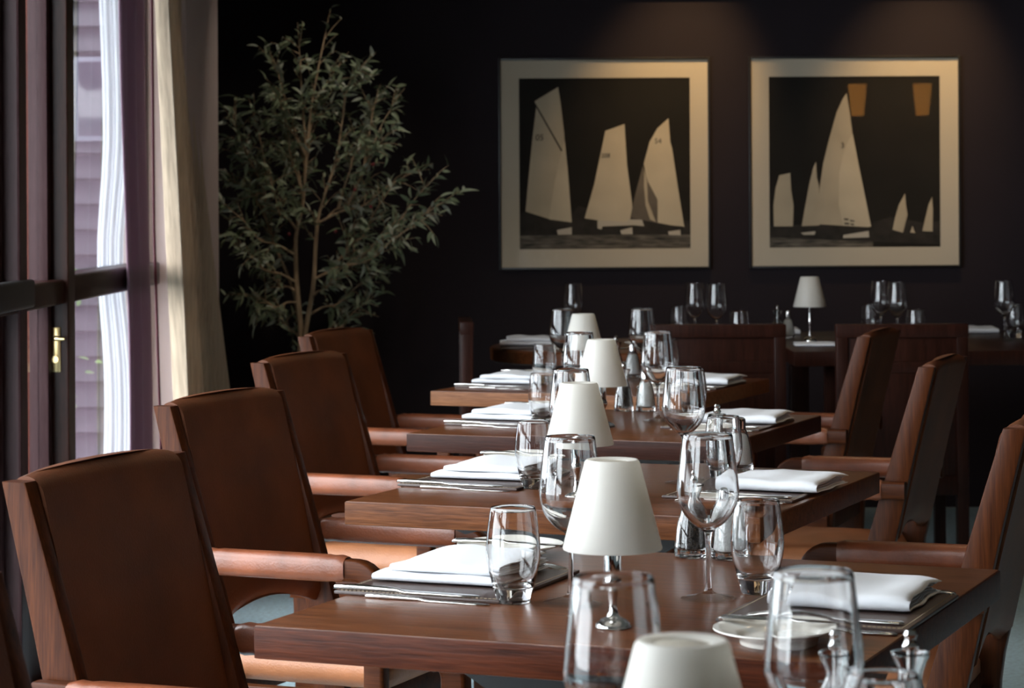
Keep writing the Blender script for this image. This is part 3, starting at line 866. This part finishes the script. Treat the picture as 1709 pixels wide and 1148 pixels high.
def make_mat_leather():
    t = thing('leather_placemat')
    bm = bmesh.new(); box(bm, (0, 0, 0), (0.235, 0.285, 0.0045), 0.0015, 2)
    obj('mat', bm, M_MATLEATHER, t)
    bm = bmesh.new()
    s = 0.006; e = 0.007
    x = e
    while x < 0.235 - e:
        for y in (e, 0.285 - e): box(bm, (x, y - 0.0005, 0.0042), (x + 0.0036, y + 0.0005, 0.0052))
        x += s
    y = e
    while y < 0.285 - e:
        for xx in (e, 0.235 - e): box(bm, (xx - 0.0005, y, 0.0042), (xx + 0.0005, y + 0.0036, 0.0052))
        y += s
    o = obj('stitching', bm, M_STITCH, t, smooth=False); o['kind'] = 'stuff'
    return t
def strip(bm, pts, z0=0.0, bend=None):
    """cutlery outline: list of (x, half width, thickness)"""
    rings = []
    for x, w, th in pts:
        zz = z0 + (bend(x) if bend else 0)
        rings.append([bm.verts.new((x, a, zz + th / 2 + b)) for a, b in rrect(2 * w, th, min(w, th / 2) * 0.95, 3)])
    for r0, r1 in zip(rings, rings[1:]):
        for i in range(len(r0)):
            j = (i + 1) % len(r0); bm.faces.new((r0[i], r0[j], r1[j], r1[i]))
    bm.faces.new(rings[0]); bm.faces.new(rings[-1])
def make_knife(L=0.21):
    t = thing('table_knife')
    bm = bmesh.new(); h = 0.44 * L
    strip(bm, [(0, 0.003, 0.003), (0.003, 0.0062, 0.0052), (h * 0.3, 0.0068, 0.0064), (h * 0.8, 0.0052, 0.0058), (h, 0.0042, 0.0048)])
    obj('handle', bm, M_STEEL, t)
    bm = bmesh.new()
    strip(bm, [(h, 0.0042, 0.0044), (h + 0.006, 0.0052, 0.0026), (h + 0.015, 0.0082, 0.0020), (L * 0.85, 0.0088, 0.0016), (L * 0.95, 0.0066, 0.0014), (L, 0.0012, 0.001)])
    obj('blade', bm, M_STEEL, t)
    return t
def make_fork(L=0.195):
    t = thing('table_fork')
    bend = lambda x: 0.006 * math.sin(PI * min(1, max(0, (x - 0.09) / 0.105))) * (1 if x < L * 0.9 else 1)
    bm = bmesh.new()
    strip(bm, [(0, 0.003, 0.002), (0.004, 0.0085, 0.003), (0.03, 0.0080, 0.003), (0.07, 0.0042, 0.003), (0.11, 0.0028, 0.0032), (0.128, 0.0045, 0.0025), (0.14, 0.0110, 0.002), (0.150, 0.0118, 0.002)], bend=bend)
    obj('handle', bm, M_STEEL, t)
    for k in range(4):
        bm = bmesh.new(); y = -0.0096 + k * 0.0064
        strip(bm, [(0.149, 0.0018, 0.0018), (0.17, 0.0016, 0.0018), (0.19, 0.0012, 0.0015), (L, 0.0004, 0.0008)], bend=bend)
        for v in bm.verts: v.co.y += y
        obj('tine', bm, M_STEEL, t)
    return t
def plate_mesh():
    bm = bmesh.new()
    pr = [(0, 0.0035), (0.040, 0.0035), (0.042, 0.0), (0.046, 0.0), (0.048, 0.006), (0.060, 0.0115), (0.0755, 0.0165), (0.0768, 0.0178), (0.0755, 0.0188), (0.060, 0.0145), (0.050, 0.0118), (0.044, 0.0072), (0.036, 0.0062), (0, 0.0062)]
    lathe(bm, smoothprof(pr, 3), 56)
    return bm
NK = [make_napkin(0, 3), make_napkin(1, 8)]
MT = make_mat_leather(); KN = make_knife(); FK = make_fork(); BK = make_knife(0.165); BK.name = 'butter_knife'
PL = obj('side_plate', plate_mesh(), M_CHINA, angle=60)
GN, GM, GPl, GK, GF, GB = 'folded napkins', 'leather placemats', 'side plates', 'table knives', 'table forks', 'butter knives'
offL = [(-0.018, 0.248), (-0.012, 0.236), (-0.005, 0.215), (0.012, 0.135)]
offR = [(0.515, 0.215), (0.500, 0.225), (0.500, 0.30), (0.510, 0.27)]
plL = [(0.062, 0.655), (0.052, 0.680), (0.062, 0.640), (0.06, 0.575)]
plR = [(0.630, 0.100), (0.662, 0.105), (0.655, 0.175), (0.64, 0.15)]
napw = [(0.0, 0.085, 0), (0.012, 0.09, 2), (-0.012, 0.10, -2), (0.0, 0.09, 1)]
for i in range(4):
    T = TN[i]; z = TH + ZT
    v0, u0 = offL[i]
    put(MT, P(i, v0, u0, z), 'stitched brown leather mat, window side of the %s' % T, 'placemat', GM, A)
    a, b, r = napw[i]
    n = put(NK[0], P(i, v0 + 0.012 + a, u0 + b, z + 0.0058), 'white folded napkin, window side of the %s' % T, 'napkin', GN, A + R(r))
    put(KN, P(i, v0 - 0.006, u0 + 0.013, z + 0.0056), 'steel knife along the near edge of the window side mat, %s' % T, 'knife', GK, A + R(-0.5))
    put(KN, P(i, v0 + 0.050, u0 - 0.0085, z), 'slim steel knife on bare wood just beside the window side mat, %s' % T, 'knife', GK, A + R(-1.5), (0.85, 0.8, 0.8))
    put(FK, P(i, v0 + 0.012, u0 + 0.302, z), 'steel fork beyond the window side mat, %s' % T, 'fork', GF, A + R(1))
    put(PL, P(i, *plL[i], z), 'white china side plate beyond the window side napkin, %s' % T, 'plate', GPl)
    put(BK, P(i, plL[i][0] - 0.080, plL[i][1] - 0.025, z + 0.0195), 'butter knife across the window side plate, %s' % T, 'butter knife', GB, A + R(6))
    v0, u0 = offR[i]
    put(MT, P(i, v0, u0, z), 'stitched brown leather mat, room side of the %s' % T, 'placemat', GM, A)
    put(NK[1], P(i, [0.548, 0.570, 0.560, 0.565][i], u0 + 0.100, z + 0.0058), 'white folded napkin, room side of the %s' % T, 'napkin', GN, A + R([1, -2, 3, 0][i]))
    put(FK, P(i, v0 + 0.225, u0 + 0.030, z + 0.0056), 'inner steel fork on the room side mat, %s' % T, 'fork', GF, A + PI)
    put(FK, P(i, v0 + 0.228, u0 - 0.014, z), 'outer steel fork beside the room side mat, %s' % T, 'fork', GF, A + PI + R(1))
    kx = put(KN, P(i, v0 + 0.228, u0 + 0.300, z), 'steel knife beyond the room side mat, %s' % T, 'knife', GK, A + PI)
    put(PL, P(i, *plR[i], z), 'white china side plate on the near room side corner, %s' % T, 'plate', GPl)
    put(BK, P(i, plR[i][0] - 0.080, plR[i][1] + 0.022, z + 0.0195), 'butter knife across the room side plate, %s' % T, 'butter knife', GB, A + R(4))

# ---------------------------------------------------------------- far tables by the back wall
HB = 0.78
rt = thing('round_table', 'round dark wooden table with drawer-deep edge by the back wall', 'table', 'tables by the back wall', (0.40, 8.55, 0))
bm = bmesh.new(); lathe(bm, [(0, HB - 0.05), (0.465, HB - 0.05), (0.478, HB - 0.044), (0.48, HB - 0.006), (0.474, HB), (0, HB)], 72); obj('tabletop', bm, M_TABLE, rt, angle=30)
bm = bmesh.new(); lathe(bm, smoothprof([(0, 0.05), (0.09, 0.05), (0.07, 0.10), (0.05, 0.3), (0.055, 0.6), (0.09, HB - 0.05), (0, HB - 0.05)], 4), 24); obj('pedestal', bm, M_DARKWOOD, rt)
bm = bmesh.new(); lathe(bm, [(0, 0), (0.15, 0), (0.16, 0.02), (0.09, 0.05), (0, 0.05)], 36); obj('foot', bm, M_DARKWOOD, rt)
bt = thing('banquette_table', 'long dark wooden table with the farthest lamp by the back wall', 'table', 'tables by the back wall', (0.93, 8.12, 0))
boxobj('tabletop', (0, 0, HB - 0.05), (1.75, 1.35, HB), M_DARKWOOD, bt, 0.005)
for x in (0.12, 1.55):
    for y in (0.12, 1.17): boxobj('leg', (x, y, 0), (x + 0.07, y + 0.07, HB - 0.05), M_DARKWOOD, bt, 0.004)
z = HB + ZT
LP2 = make_lamp(1.30, 0.058)
put(LP2, Vector((1.055, 8.72, z)), 'slender lamp with white cone shade standing alone by the back wall', 'lamp', GLm)
wf = [(0.214, 8.70, 'round back table, above the farthest shade of the row'), (0.645, 8.70, 'round back table, window side one of a touching pair'), (0.712, 8.58, 'round back table, room side one of a touching pair'),
      (1.318, 8.80, 'long back table, rear one of an overlapping pair'), (1.355, 8.66, 'long back table, front one of an overlapping pair'), (1.745, 8.72, 'long back table near the right frame edge')]
for x, y, l in wf: put(WG, Vector((x, y, z)), 'wine glass on the %s' % l, 'wine glass', GW, 0, (0.92, 0.92, 1.0))
tf = [(0.60, 8.86, 'round back table, left of the paired wine glasses'), (0.775, 8.42, 'round back table, right of the paired wine glasses'), (1.31, 9.0, 'long back table, left of the paired wine glasses'),
      (1.395, 8.50, 'long back table, right of the paired wine glasses'), (1.82, 8.90, 'long back table, touching the right frame edge')]
for x, y, l in tf: put(TG, Vector((x, y, z)), 'tumbler on the %s' % l, 'tumbler', GT)
put(PM, Vector((0.955, 8.86, z)), 'glass pepper mill on the long back table, left of the lone lamp', 'pepper mill', GP)
put(SM, Vector((1.000, 8.92, z)), 'glass salt shaker on the long back table, left of the lone lamp', 'salt shaker', GS)
put(MT, Vector((-0.04, 8.33, z)), 'dark leather mat on the round back table', 'placemat', GM, 0)
put(NK[0], Vector((-0.045, 8.45, z + 0.006)), 'white folded napkin on the round back table', 'napkin', GN, 0)
put(PL, Vector((0.46, 8.42, z)), 'white china side plate on the round back table', 'plate', GPl)
put(KN, Vector((0.36, 8.30, z)), 'steel knife on the round back table', 'knife', GK, R(10))
put(NK[1], Vector((0.965, 8.40, z)), 'white napkin at the foot of the lone far lamp', 'napkin', GN, R(-3), (0.8, 0.8, 0.5))
put(NK[1], Vector((0.99, 9.22, z)), 'white napkin behind the lone far lamp', 'napkin', GN, 0, (0.5, 1.0, 1))
put(NK[1], Vector((1.70, 9.22, z)), 'white napkin on the long back table at its far right', 'napkin', GN, 0, (0.7, 1.0, 1))

# ---------------------------------------------------------------- pictures
def picture(name, x0, z0, W_, label, parts, px0, px1, py0, py1):
    """x0,z0: lower left outer corner of the mat; W_: mat side length.
    Shapes are given in the picture's own 0..1 coordinates (x right, y up) of the printed area."""
    t = thing('framed_picture', label, 'picture', 'framed sailing photographs on the back wall', (x0, YB - 0.002, z0))
    fw = 0.010
    for lo, hi in (((-fw, -0.024, -fw), (0, 0, W_ + fw)), ((W_, -0.024, -fw), (W_ + fw, 0, W_ + fw)), ((0, -0.024, -fw), (W_, 0, 0)), ((0, -0.024, W_), (W_, 0, W_ + fw))):
        boxobj('frame_bar', lo, hi, M_BLACKFRAME, t, 0.002)
    a0, a1, b0, b1 = px0 * W_, px1 * W_, py0 * W_, py1 * W_
    boxobj('print', (a0 - 0.01, -0.010, b0 - 0.01), (a1 + 0.01, -0.006, b1 + 0.01), M_PRINT, t, 0)
    for nm, lo, hi in (('mat_board', (0, -0.014, 0), (W_, -0.010, b0)), ('mat_board', (0, -0.014, b1), (W_, -0.010, W_)), ('mat_board', (0, -0.014, b0), (a0, -0.010, b1)), ('mat_board', (a1, -0.014, b0), (W_, -0.010, b1))):
        boxobj(nm, lo, hi, M_MATBOARD, t, 0)
    order = 0
    pr = {}
    for nm, m, pts in parts:
        order += 1
        y = -0.0101 - 0.00012 * order
        bm = bmesh.new()
        poly_extrude(bm, [(a0 + p * (a1 - a0), b0 + q * (b1 - b0)) for p, q in pts], lambda a, b, d, y=y: (a, y + d, b), 0.0001)
        obj(nm, bm, m, t, smooth=False)
    boxobj('glass', (0, -0.0205, 0), (W_, -0.0190, W_), M_PICGLASS, t, 0)
    def text(s, px, py, size, shear=0.0):
        cu = bpy.data.curves.new('sail_number', 'FONT'); cu.body = s; cu.size = size * (b1 - b0); cu.extrude = 0.00005; cu.shear = shear
        cu.align_x = 'CENTER'; cu.align_y = 'CENTER'
        cu.materials.append(M_INK)
        tmp = bpy.data.objects.new('tmp', cu); COL.objects.link(tmp)
        bpy.context.view_layer.update()
        me = bpy.data.meshes.new_from_object(tmp.evaluated_get(bpy.context.evaluated_depsgraph_get()))
        me.name = 'sail_number'; bpy.data.objects.remove(tmp)
        o = bpy.data.objects.new('sail_number', me); COL.objects.link(o); o.parent = t
        o.location = (a0 + px * (a1 - a0), -0.0101 - 0.00012 * (order + 3), b0 + py * (b1 - b0)); o.rotation_euler = (R(90), 0, 0)
    return t, text
# zoomed pixels (zoom frame 1148 px) -> 0..1 of the printed area
def q1(L): return [((x - 142) / (1004 - 142), (1018 - y) / (1018 - 158)) for x, y in L]
def q2(L): return [((x - 128) / (989 - 128), (1012 - y) / (1012 - 152)) for x, y in L]
p1 = [
 ('print_sea', M_SEA, q1([(142, 1018), (1004, 1018), (1004, 948), (700, 930), (440, 940), (142, 948)])),
 ('print_shore', M_HULLDARK, q1([(142, 948), (1004, 948), (1004, 880), (960, 870), (700, 880), (440, 800), (400, 850), (142, 830)])),
 ('sail', M_SAIL, q1([(222, 272), (340, 202), (352, 280), (370, 440), (372, 520), (385, 600), (405, 884), (290, 866), (172, 828), (190, 640), (210, 450), (228, 310)])),
 ('sail', M_SAIL2, q1([(372, 470), (388, 640), (405, 884), (290, 868), (318, 690), (345, 570)])),
 ('sail_spar', M_INK, q1([(226, 285), (360, 522), (354, 527), (222, 292)])),
 ('hull', M_HULLDARK, q1([(160, 838), (250, 870), (400, 885), (405, 945), (170, 945)])),
 ('hull', M_HULL, q1([(330, 922), (405, 908), (405, 945), (335, 946)])),
 ('sail', M_SAIL2, q1([(577, 424), (674, 390), (680, 500), (686, 600), (710, 790), (712, 850), (680, 895), (470, 864), (520, 690), (552, 540)])),
 ('hull', M_HULLDARK, q1([(470, 870), (720, 900), (720, 945), (520, 932)])),
 ('hull', M_HULL, q1([(535, 874), (680, 884), (690, 870), (760, 872), (770, 905), (720, 900), (560, 905), (555, 920), (535, 915)])),
 ('hull', M_HULL, q1([(650, 925), (710, 910), (712, 945), (655, 945)])),
 ('sail', M_SAIL2, q1([(896, 362), (904, 480), (915, 520), (910, 700), (840, 890), (800, 760), (770, 590), (800, 480), (840, 412)])),
 ('sail', M_SAILDARK, q1([(765, 600), (790, 680), (838, 770), (840, 890), (700, 862), (722, 760)])),
 ('sail', M_SAIL, q1([(772, 620), (786, 680), (790, 780), (830, 885), (800, 872), (778, 800), (770, 700)])),
 ('sail', M_SAIL2, q1([(916, 530), (940, 700), (973, 912), (900, 900), (838, 888), (840, 740), (880, 620)])),
 ('hull', M_HULLDARK, q1([(838, 894), (970, 908), (975, 945), (860, 935)])),
 ('hull', M_HULL, q1([(890, 932), (952, 924), (955, 952), (895, 950)])),
]
t1, tx = picture('p1', -0.0445, 1.0130, 0.866, 'left framed photograph of three large gaff-rigged racing yachts', p1, 0.088, 0.914, 0.088, 0.914)
tx('05', 0.118, 0.652, 0.050, 0.1); tx('208', 0.505, 0.545, 0.036, 0.05); tx('54', 0.812, 0.628, 0.042, 0.05)
p2 = [
 ('print_sea', M_SEA, q2([(128, 1012), (650, 1012), (650, 965), (400, 958), (128, 960)])),
 ('print_shore', M_HULLDARK, q2([(128, 960), (989, 1000), (989, 880), (900, 890), (740, 860), (640, 890), (128, 900)])),
 ('sail', M_SAIL, q2([(178, 648), (234, 636), (238, 720), (250, 800), (246, 905), (150, 905), (148, 800), (160, 710), (174, 665)])),
 ('sail', M_SAIL, q2([(364, 580), (368, 660), (378, 700), (380, 900), (287, 922), (305, 820), (330, 690), (350, 610)])),
 ('sail', M_SAIL, q2([(520, 236), (535, 330), (548, 430), (545, 800), (520, 905), (370, 895), (380, 720), (400, 590), (430, 470), (470, 330), (500, 265)])),
 ('sail', M_SAIL2, q2([(550, 440), (580, 600), (640, 908), (560, 922), (500, 908), (478, 800), (480, 640), (505, 530), (530, 470)])),
 ('hull', M_HULLDARK, q2([(140, 910), (270, 905), (430, 900), (640, 912), (640, 940), (500, 960), (140, 955)])),
 ('hull', M_HULL, q2([(500, 950), (628, 930), (630, 962), (498, 966)])),
 ('hull', M_HULL, q2([(285, 938), (360, 930), (355, 948), (300, 948)])),
 ('sail', M_SAIL, q2([(812, 742), (816, 800), (824, 850), (800, 940), (748, 925), (762, 860), (780, 800)])),
 ('sail', M_SAIL, q2([(948, 760), (952, 820), (950, 935), (898, 932), (915, 860), (930, 800)])),
 ('sail', M_SAIL, q2([(848, 905), (862, 942), (836, 940)])),
 ('sail_flag', M_INK, q2([(504, 866), (526, 868), (526, 876), (504, 874)])),
 ('sail_flag', M_INK, q2([(534, 874), (556, 878), (556, 884), (534, 881)])),
 ('sail_flag', M_INK, q2([(506, 888), (530, 890), (530, 898), (506, 896)])),
 ('sail_flag', M_INK, q2([(536, 892), (554, 895), (554, 901), (536, 899)])),
]
t2, tx2 = picture('p2', 1.0035, 1.0140, 0.866, 'right framed photograph of one tall yacht among small sails', p2, 0.086, 0.912, 0.088, 0.914)
tx2('3', 0.43, 0.595, 0.045)

# sconces and ceiling fittings that the picture glass reflects
for x, l in ((3.30, 'lit amber wall lamp behind the camera, nearer the windows'), (3.92, 'lit amber wall lamp behind the camera, nearer the far corner')):
    s = thing('wall_lamp', l, 'wall lamp', 'amber wall lamps', (x, YF, 2.29))
    bm = bmesh.new(); lathe(bm, [(0.06, -0.15), (0.09, 0.15), (0.088, 0.15), (0.058, -0.15)], 28, (0, 0.12, 0), closed=True); obj('lamp_shade', bm, M_SCONCE, s)
    boxobj('bracket', (-0.02, 0.0, -0.12), (0.02, 0.12, -0.09), M_BRASS, s)
for x, y, l in ((0.85, 9.65, 'above the left picture'), (1.85, 9.65, 'above the right picture'), (-0.35, 8.75, 'added as fill for the olive tree'), (0.9, 3.2, 'over the nearest tables'), (1.1, 5.4, 'over the third table'), (1.0, 7.6, 'over the fourth table')):  # the olive tree fitting is invented to house its fill lamp
    s = thing('ceiling_spotlight_fitting', 'small round ceiling spotlight %s' % l, 'spotlight', 'ceiling spotlights', (x, y, 2.70))
    bm = bmesh.new(); lathe(bm, [(0.045, 0), (0.045, -0.05), (0.040, -0.05), (0.038, -0.002), (0, -0.002)], 24); obj('housing', bm, M_IRON, s)

# ---------------------------------------------------------------- olive tree
def leaf_mesh(L, w, curl):
    bm = bmesh.new()
    n = 5; rows = []
    for k in range(n + 1):
        t = k / n
        ww = w * math.sin(PI * (0.08 + 0.92 * t) ** 0.85) if k < n else 0
        z = -curl * t * t * L
        x = L * t
        if k == n: rows.append([bm.verts.new((x, 0, z))])
        else: rows.append([bm.verts.new((x, -ww, z + ww * 0.25)), bm.verts.new((x, 0, z)), bm.verts.new((x, ww, z + ww * 0.25))])
    for a, b in zip(rows, rows[1:]):
        if len(b) == 3:
            bm.faces.new((a[0], a[1], b[1], b[0])); bm.faces.new((a[1], a[2], b[2], b[1]))
        else:
            bm.faces.new((a[0], a[1], b[0])); bm.faces.new((a[1], a[2], b[0]))
    return bm
def leaf_me(L, w, c, m):
    bm = leaf_mesh(L, w, c); me = bpy.data.meshes.new('leaf'); bm.to_mesh(me); bm.free(); me.materials.append(m)
    me.polygons.foreach_set('use_smooth', [True] * len(me.polygons)); return me
LEAVES = [leaf_me(0.060, 0.0085, 0.25, M_LEAF), leaf_me(0.052, 0.0078, 0.5, M_LEAF), leaf_me(0.066, 0.0080, 0.75, M_LEAF), leaf_me(0.055, 0.0085, 0.35, M_LEAF2), leaf_me(0.048, 0.0092, 0.15, M_LEAF)]
PX = 9.5 / 4100
YP = 9.62
def pp(x, y, d=0.0):   # plant sketch units -> local metres (origin under the trunk)
    return Vector(((x - 500) * PX * 1.0, d, (352 - y) * PX + 1.25))
tree = thing('olive_tree', 'tall potted olive tree with grey-green leaves in the back corner', 'tree', None, ((500 - 854.5) * PX, YP - 0.1, 0))
rnd = random.Random(21)
trunks = [
 ([(497, 610, 0), (500, 552, 0), (493, 470, .02), (492, 395, .03), (505, 330, .02), (512, 240, 0), (525, 150, -.02), (545, 50, 0)], 0.013),
 ([(503, 610, 0), (508, 552, -.01), (522, 480, -.03), (528, 400, -.05), (535, 350, -.05), (560, 270, -.04), (575, 180, 0)], 0.013),
 ([(499, 552, 0.01), (485, 480, .05), (450, 400, .1), (430, 330, .12), (405, 230, .12)], 0.008),
]
bt_ = bmesh.new()
branches = []
def curve_pts(pl, n=5):
    out = []
    P_ = [pl[0]] + list(pl) + [pl[-1]]
    for k in range(1, len(P_) - 2):
        for j in range(n):
            t = j / n; q = Vector((0, 0, 0))
            for a in range(3):
                p0, p1, p2, p3 = P_[k - 1][a], P_[k][a], P_[k + 1][a], P_[k + 2][a]
                q[a] = 0.5 * (2 * p1 + (p2 - p0) * t + (2 * p0 - 5 * p1 + 4 * p2 - p3) * t * t + (3 * p1 - p0 - 3 * p2 + p3) * t ** 3)
            out.append(q)
    out.append(Vector(pl[-1])); return out
tr_pts = []
for tr_, r0 in trunks:
    pts = curve_pts([pp(*q) for q in tr_])
    pts[0].z = min(pts[0].z, 0.62)
    if tr_[0][1] == 610: pts = [Vector((pts[0].x * 0.6, pts[0].y, 0.30))] + pts
    rr = [r0 * (1 - 0.82 * k / len(pts)) for k in range(len(pts))]
    tube(bt_, pts, rr, 9)
    tr_pts.append(pts)
    branches.append(pts[len(pts) // 2:])
# limbs: start on a stem near (x,y), end at the tip
limbs = [((500, 300), (505, 75)), ((495, 330), (452, 95)), ((505, 240), (470, 165)), ((440, 360), (428, 190)), ((450, 400), (402, 255)), ((470, 440), (388, 345)), ((485, 470), (392, 400)),
 ((492, 500), (412, 492)), ((495, 520), (445, 508)), ((520, 500), (622, 462)), ((515, 520), (608, 505)), ((525, 450), (650, 385)), ((528, 430), (700, 372)), ((530, 420), (742, 335)), ((535, 380), (722, 300)),
 ((540, 350), (688, 285)), ((545, 320), (650, 225)), ((555, 290), (655, 175)), ((565, 250), (625, 160)), ((520, 200), (600, 120)), ((515, 230), (560, 110)), ((490, 380), (455, 300)), ((490, 400), (440, 350)),
 ((535, 360), (610, 300)), ((540, 340), (595, 230)), ((528, 420), (590, 370)), ((505, 300), (470, 240)), ((530, 400), (640, 330)), ((498, 350), (480, 200)), ((522, 470), (580, 440)), ((492, 460), (440, 440)),
 ((430, 330), (392, 200)), ((420, 300), (385, 300)), ((510, 260), (540, 170)), ((560, 270), (620, 250))]
bb = bmesh.new(); limb_pts = []
for (sx_, sy_), (ex, ey) in limbs:
    d = rnd.uniform(-0.20, 0.16)
    a = pp(sx_, sy_, 0.0)
    e = pp(ex, ey, d)
    g = a.lerp(e, rnd.uniform(0.0, 0.45)) + Vector((0, 0, -rnd.uniform(0.02, 0.12)))
    cand = [p for L in tr_pts for p in L if p.z > 0.75] + limb_pts
    best = min(cand, key=lambda p: (p - g).length + (0.5 if (e - p).length < 0.12 else 0))
    mid = best.lerp(e, 0.5) + Vector((0, 0, -0.03 if ey > 250 else 0.01)) + Vector((rnd.uniform(-.02, .02), rnd.uniform(-.02, .02), 0))
    pts = curve_pts([best, best.lerp(mid, .5) + Vector((0, 0, .01)), mid, mid.lerp(e, .5) + Vector((0, 0, 0.012)), e], 4)
    tube(bb, pts, [0.0055 * (1 - 0.75 * k / len(pts)) for k in range(len(pts))], 6)
    branches.append(pts[len(pts) // 3:]); limb_pts += pts[2:len(pts) * 2 // 3]
tubes_tw = []
leaves = []
for pts in branches:
    n = len(pts)
    for k in range(n):
        for rep in range(1 if rnd.random() < 0.75 else 2):
            p = pts[k]
            d = (pts[min(k + 1, n - 1)] - pts[max(0, k - 1)]).normalized()
            side = Vector((rnd.gauss(0, 1), rnd.gauss(0, 1), rnd.gauss(0.25, 0.7))).normalized()
            td = (d * 0.7 + side * 0.75).normalized()
            L = rnd.uniform(0.04, 0.13)
            if k == n - 1: td = d; L = 0.09
            q = [p, p + td * L * 0.5 + Vector((0, 0, 0.004)), p + td * L + Vector((0, 0, -0.004))]
            tubes_tw.append(q)
            m = int(L / 0.013)
            for j in range(m):
                f = (j + 0.6) / m
                c = p.lerp(q[2], f)
                az = side.cross(td)
                if az.length < 1e-3: az = Vector((1, 0, 0))
                az.normalize(); bz = td.cross(az)
                an = rnd.uniform(0, 2 * PI)
                dirv = (td * rnd.uniform(0.35, 0.9) + (az * math.cos(an) + bz * math.sin(an)) * 0.8).normalized()
                if rnd.random() < 0.70: leaves.append((c, dirv, rnd.uniform(0, 2 * PI), rnd.uniform(0.6, 1.05), rnd.randrange(5)))
for q in tubes_tw: tube(bb, q, [0.0018, 0.0014, 0.0008], 4)
obj('trunk', bt_, M_BARK, tree)
o = obj('branches', bb, M_BARK, tree); o['kind'] = 'stuff'
def lm(c, dirv, roll, s):
    x = dirv.normalized(); y = Vector((0, 0, 1)).cross(x)
    if y.length < 1e-3: y = Vector((0, 1, 0))
    y.normalize(); z_ = x.cross(y)
    M_ = Matrix((x, y, z_)).transposed().to_4x4()
    return Matrix.Translation(c) @ M_ @ Matrix.Rotation(math.sin(roll) * 1.1, 4, 'X') @ Matrix.Scale(s, 4)
# drop leaves that would sit in the wall or pier
tl_ = Vector(tree.location)
leaves = [q for q in leaves if (q[0].y + tl_.y) < YB - 0.07 and not ((q[0].x + tl_.x) < -1.03 and (q[0].y + tl_.y) < 9.26) and (q[0].x + tl_.x) > -1.26]
leaves.sort(key=lambda q: q[0].y - 0.3 * q[3])
for q in leaves[:295]:
    o = bpy.data.objects.new('leaf', LEAVES[q[4]]); COL.objects.link(o); o.parent = tree
    o.matrix_local = lm(*q[:4])
rest = bmesh.new()
vsd = []; fsd = []; mid_ = []
for q in leaves[295:]:
    me = LEAVES[q[4]]; M_ = lm(*q[:4]); b0 = len(vsd)
    vsd += [tuple(M_ @ v.co) for v in me.vertices]; fsd += [tuple(b0 + i for i in p.vertices) for p in me.polygons]
    mid_ += [1 if q[4] == 3 else 0] * len(me.polygons)
rest.free()
me = bpy.data.meshes.new('foliage'); me.from_pydata(vsd, [], fsd); me.materials.append(M_LEAF); me.materials.append(M_LEAF2)
me.polygons.foreach_set('material_index', mid_); me.polygons.foreach_set('use_smooth', [True] * len(fsd))
o = bpy.data.objects.new('foliage', me); COL.objects.link(o); o.parent = tree; o['kind'] = 'stuff'
for x, y in ((566, 384), (624, 344), (490, 388), (628, 275), (598, 316)):
    bm = bmesh.new(); bmesh.ops.create_uvsphere(bm, u_segments=10, v_segments=8, radius=0.007)
    o = obj('olive', bm, M_OLIVEFRUIT, tree); o.location = pp(x, y, -0.22)
bm = bmesh.new(); lathe(bm, smoothprof([(0, 0), (0.13, 0), (0.15, 0.02), (0.17, 0.18), (0.175, 0.33), (0.165, 0.34), (0.155, 0.32), (0, 0.31)], 3), 36); obj('pot', bm, M_POT, tree)
bm = bmesh.new(); lathe(bm, [(0, 0.315), (0.15, 0.312), (0.15, 0.32), (0, 0.325)], 24); obj('soil', bm, M_SOIL, tree)

# garden shrub outside, seen between the posts
sh = thing('garden_shrub', 'green shrub outside behind the narrow pane near the left frame edge', 'shrub', None, (-2.45, 11.2, -0.02))
vsd = []; fsd = []; rnd = random.Random(5)
for k in range(2200):
    c = Vector((rnd.gauss(0, 0.16), rnd.gauss(0, 0.2), 0.3 + 0.75 * rnd.random()))
    d = Vector((rnd.gauss(0, 1), rnd.gauss(0, 1), rnd.gauss(0.2, 0.8))).normalized()
    me = LEAVES[4]; M_ = lm(c, d, rnd.uniform(0, 6), 1.2); b0 = len(vsd)
    vsd += [tuple(M_ @ v.co) for v in me.vertices]; fsd += [tuple(b0 + i for i in p.vertices) for p in me.polygons]
me = bpy.data.meshes.new('foliage'); me.from_pydata(vsd, [], fsd); me.materials.append(M_SHRUB)
o = bpy.data.objects.new('foliage', me); COL.objects.link(o); o.parent = sh; o['kind'] = 'stuff'
bm = bmesh.new()
for k in range(7):
    a = k * 0.9; tube(bm, [(0, 0, 0), (0.06 * math.cos(a), 0.06 * math.sin(a), 0.4), (0.14 * math.cos(a), 0.14 * math.sin(a), 0.9)], [0.012, 0.008, 0.003], 6)
obj('stems', bm, M_BARK, sh)
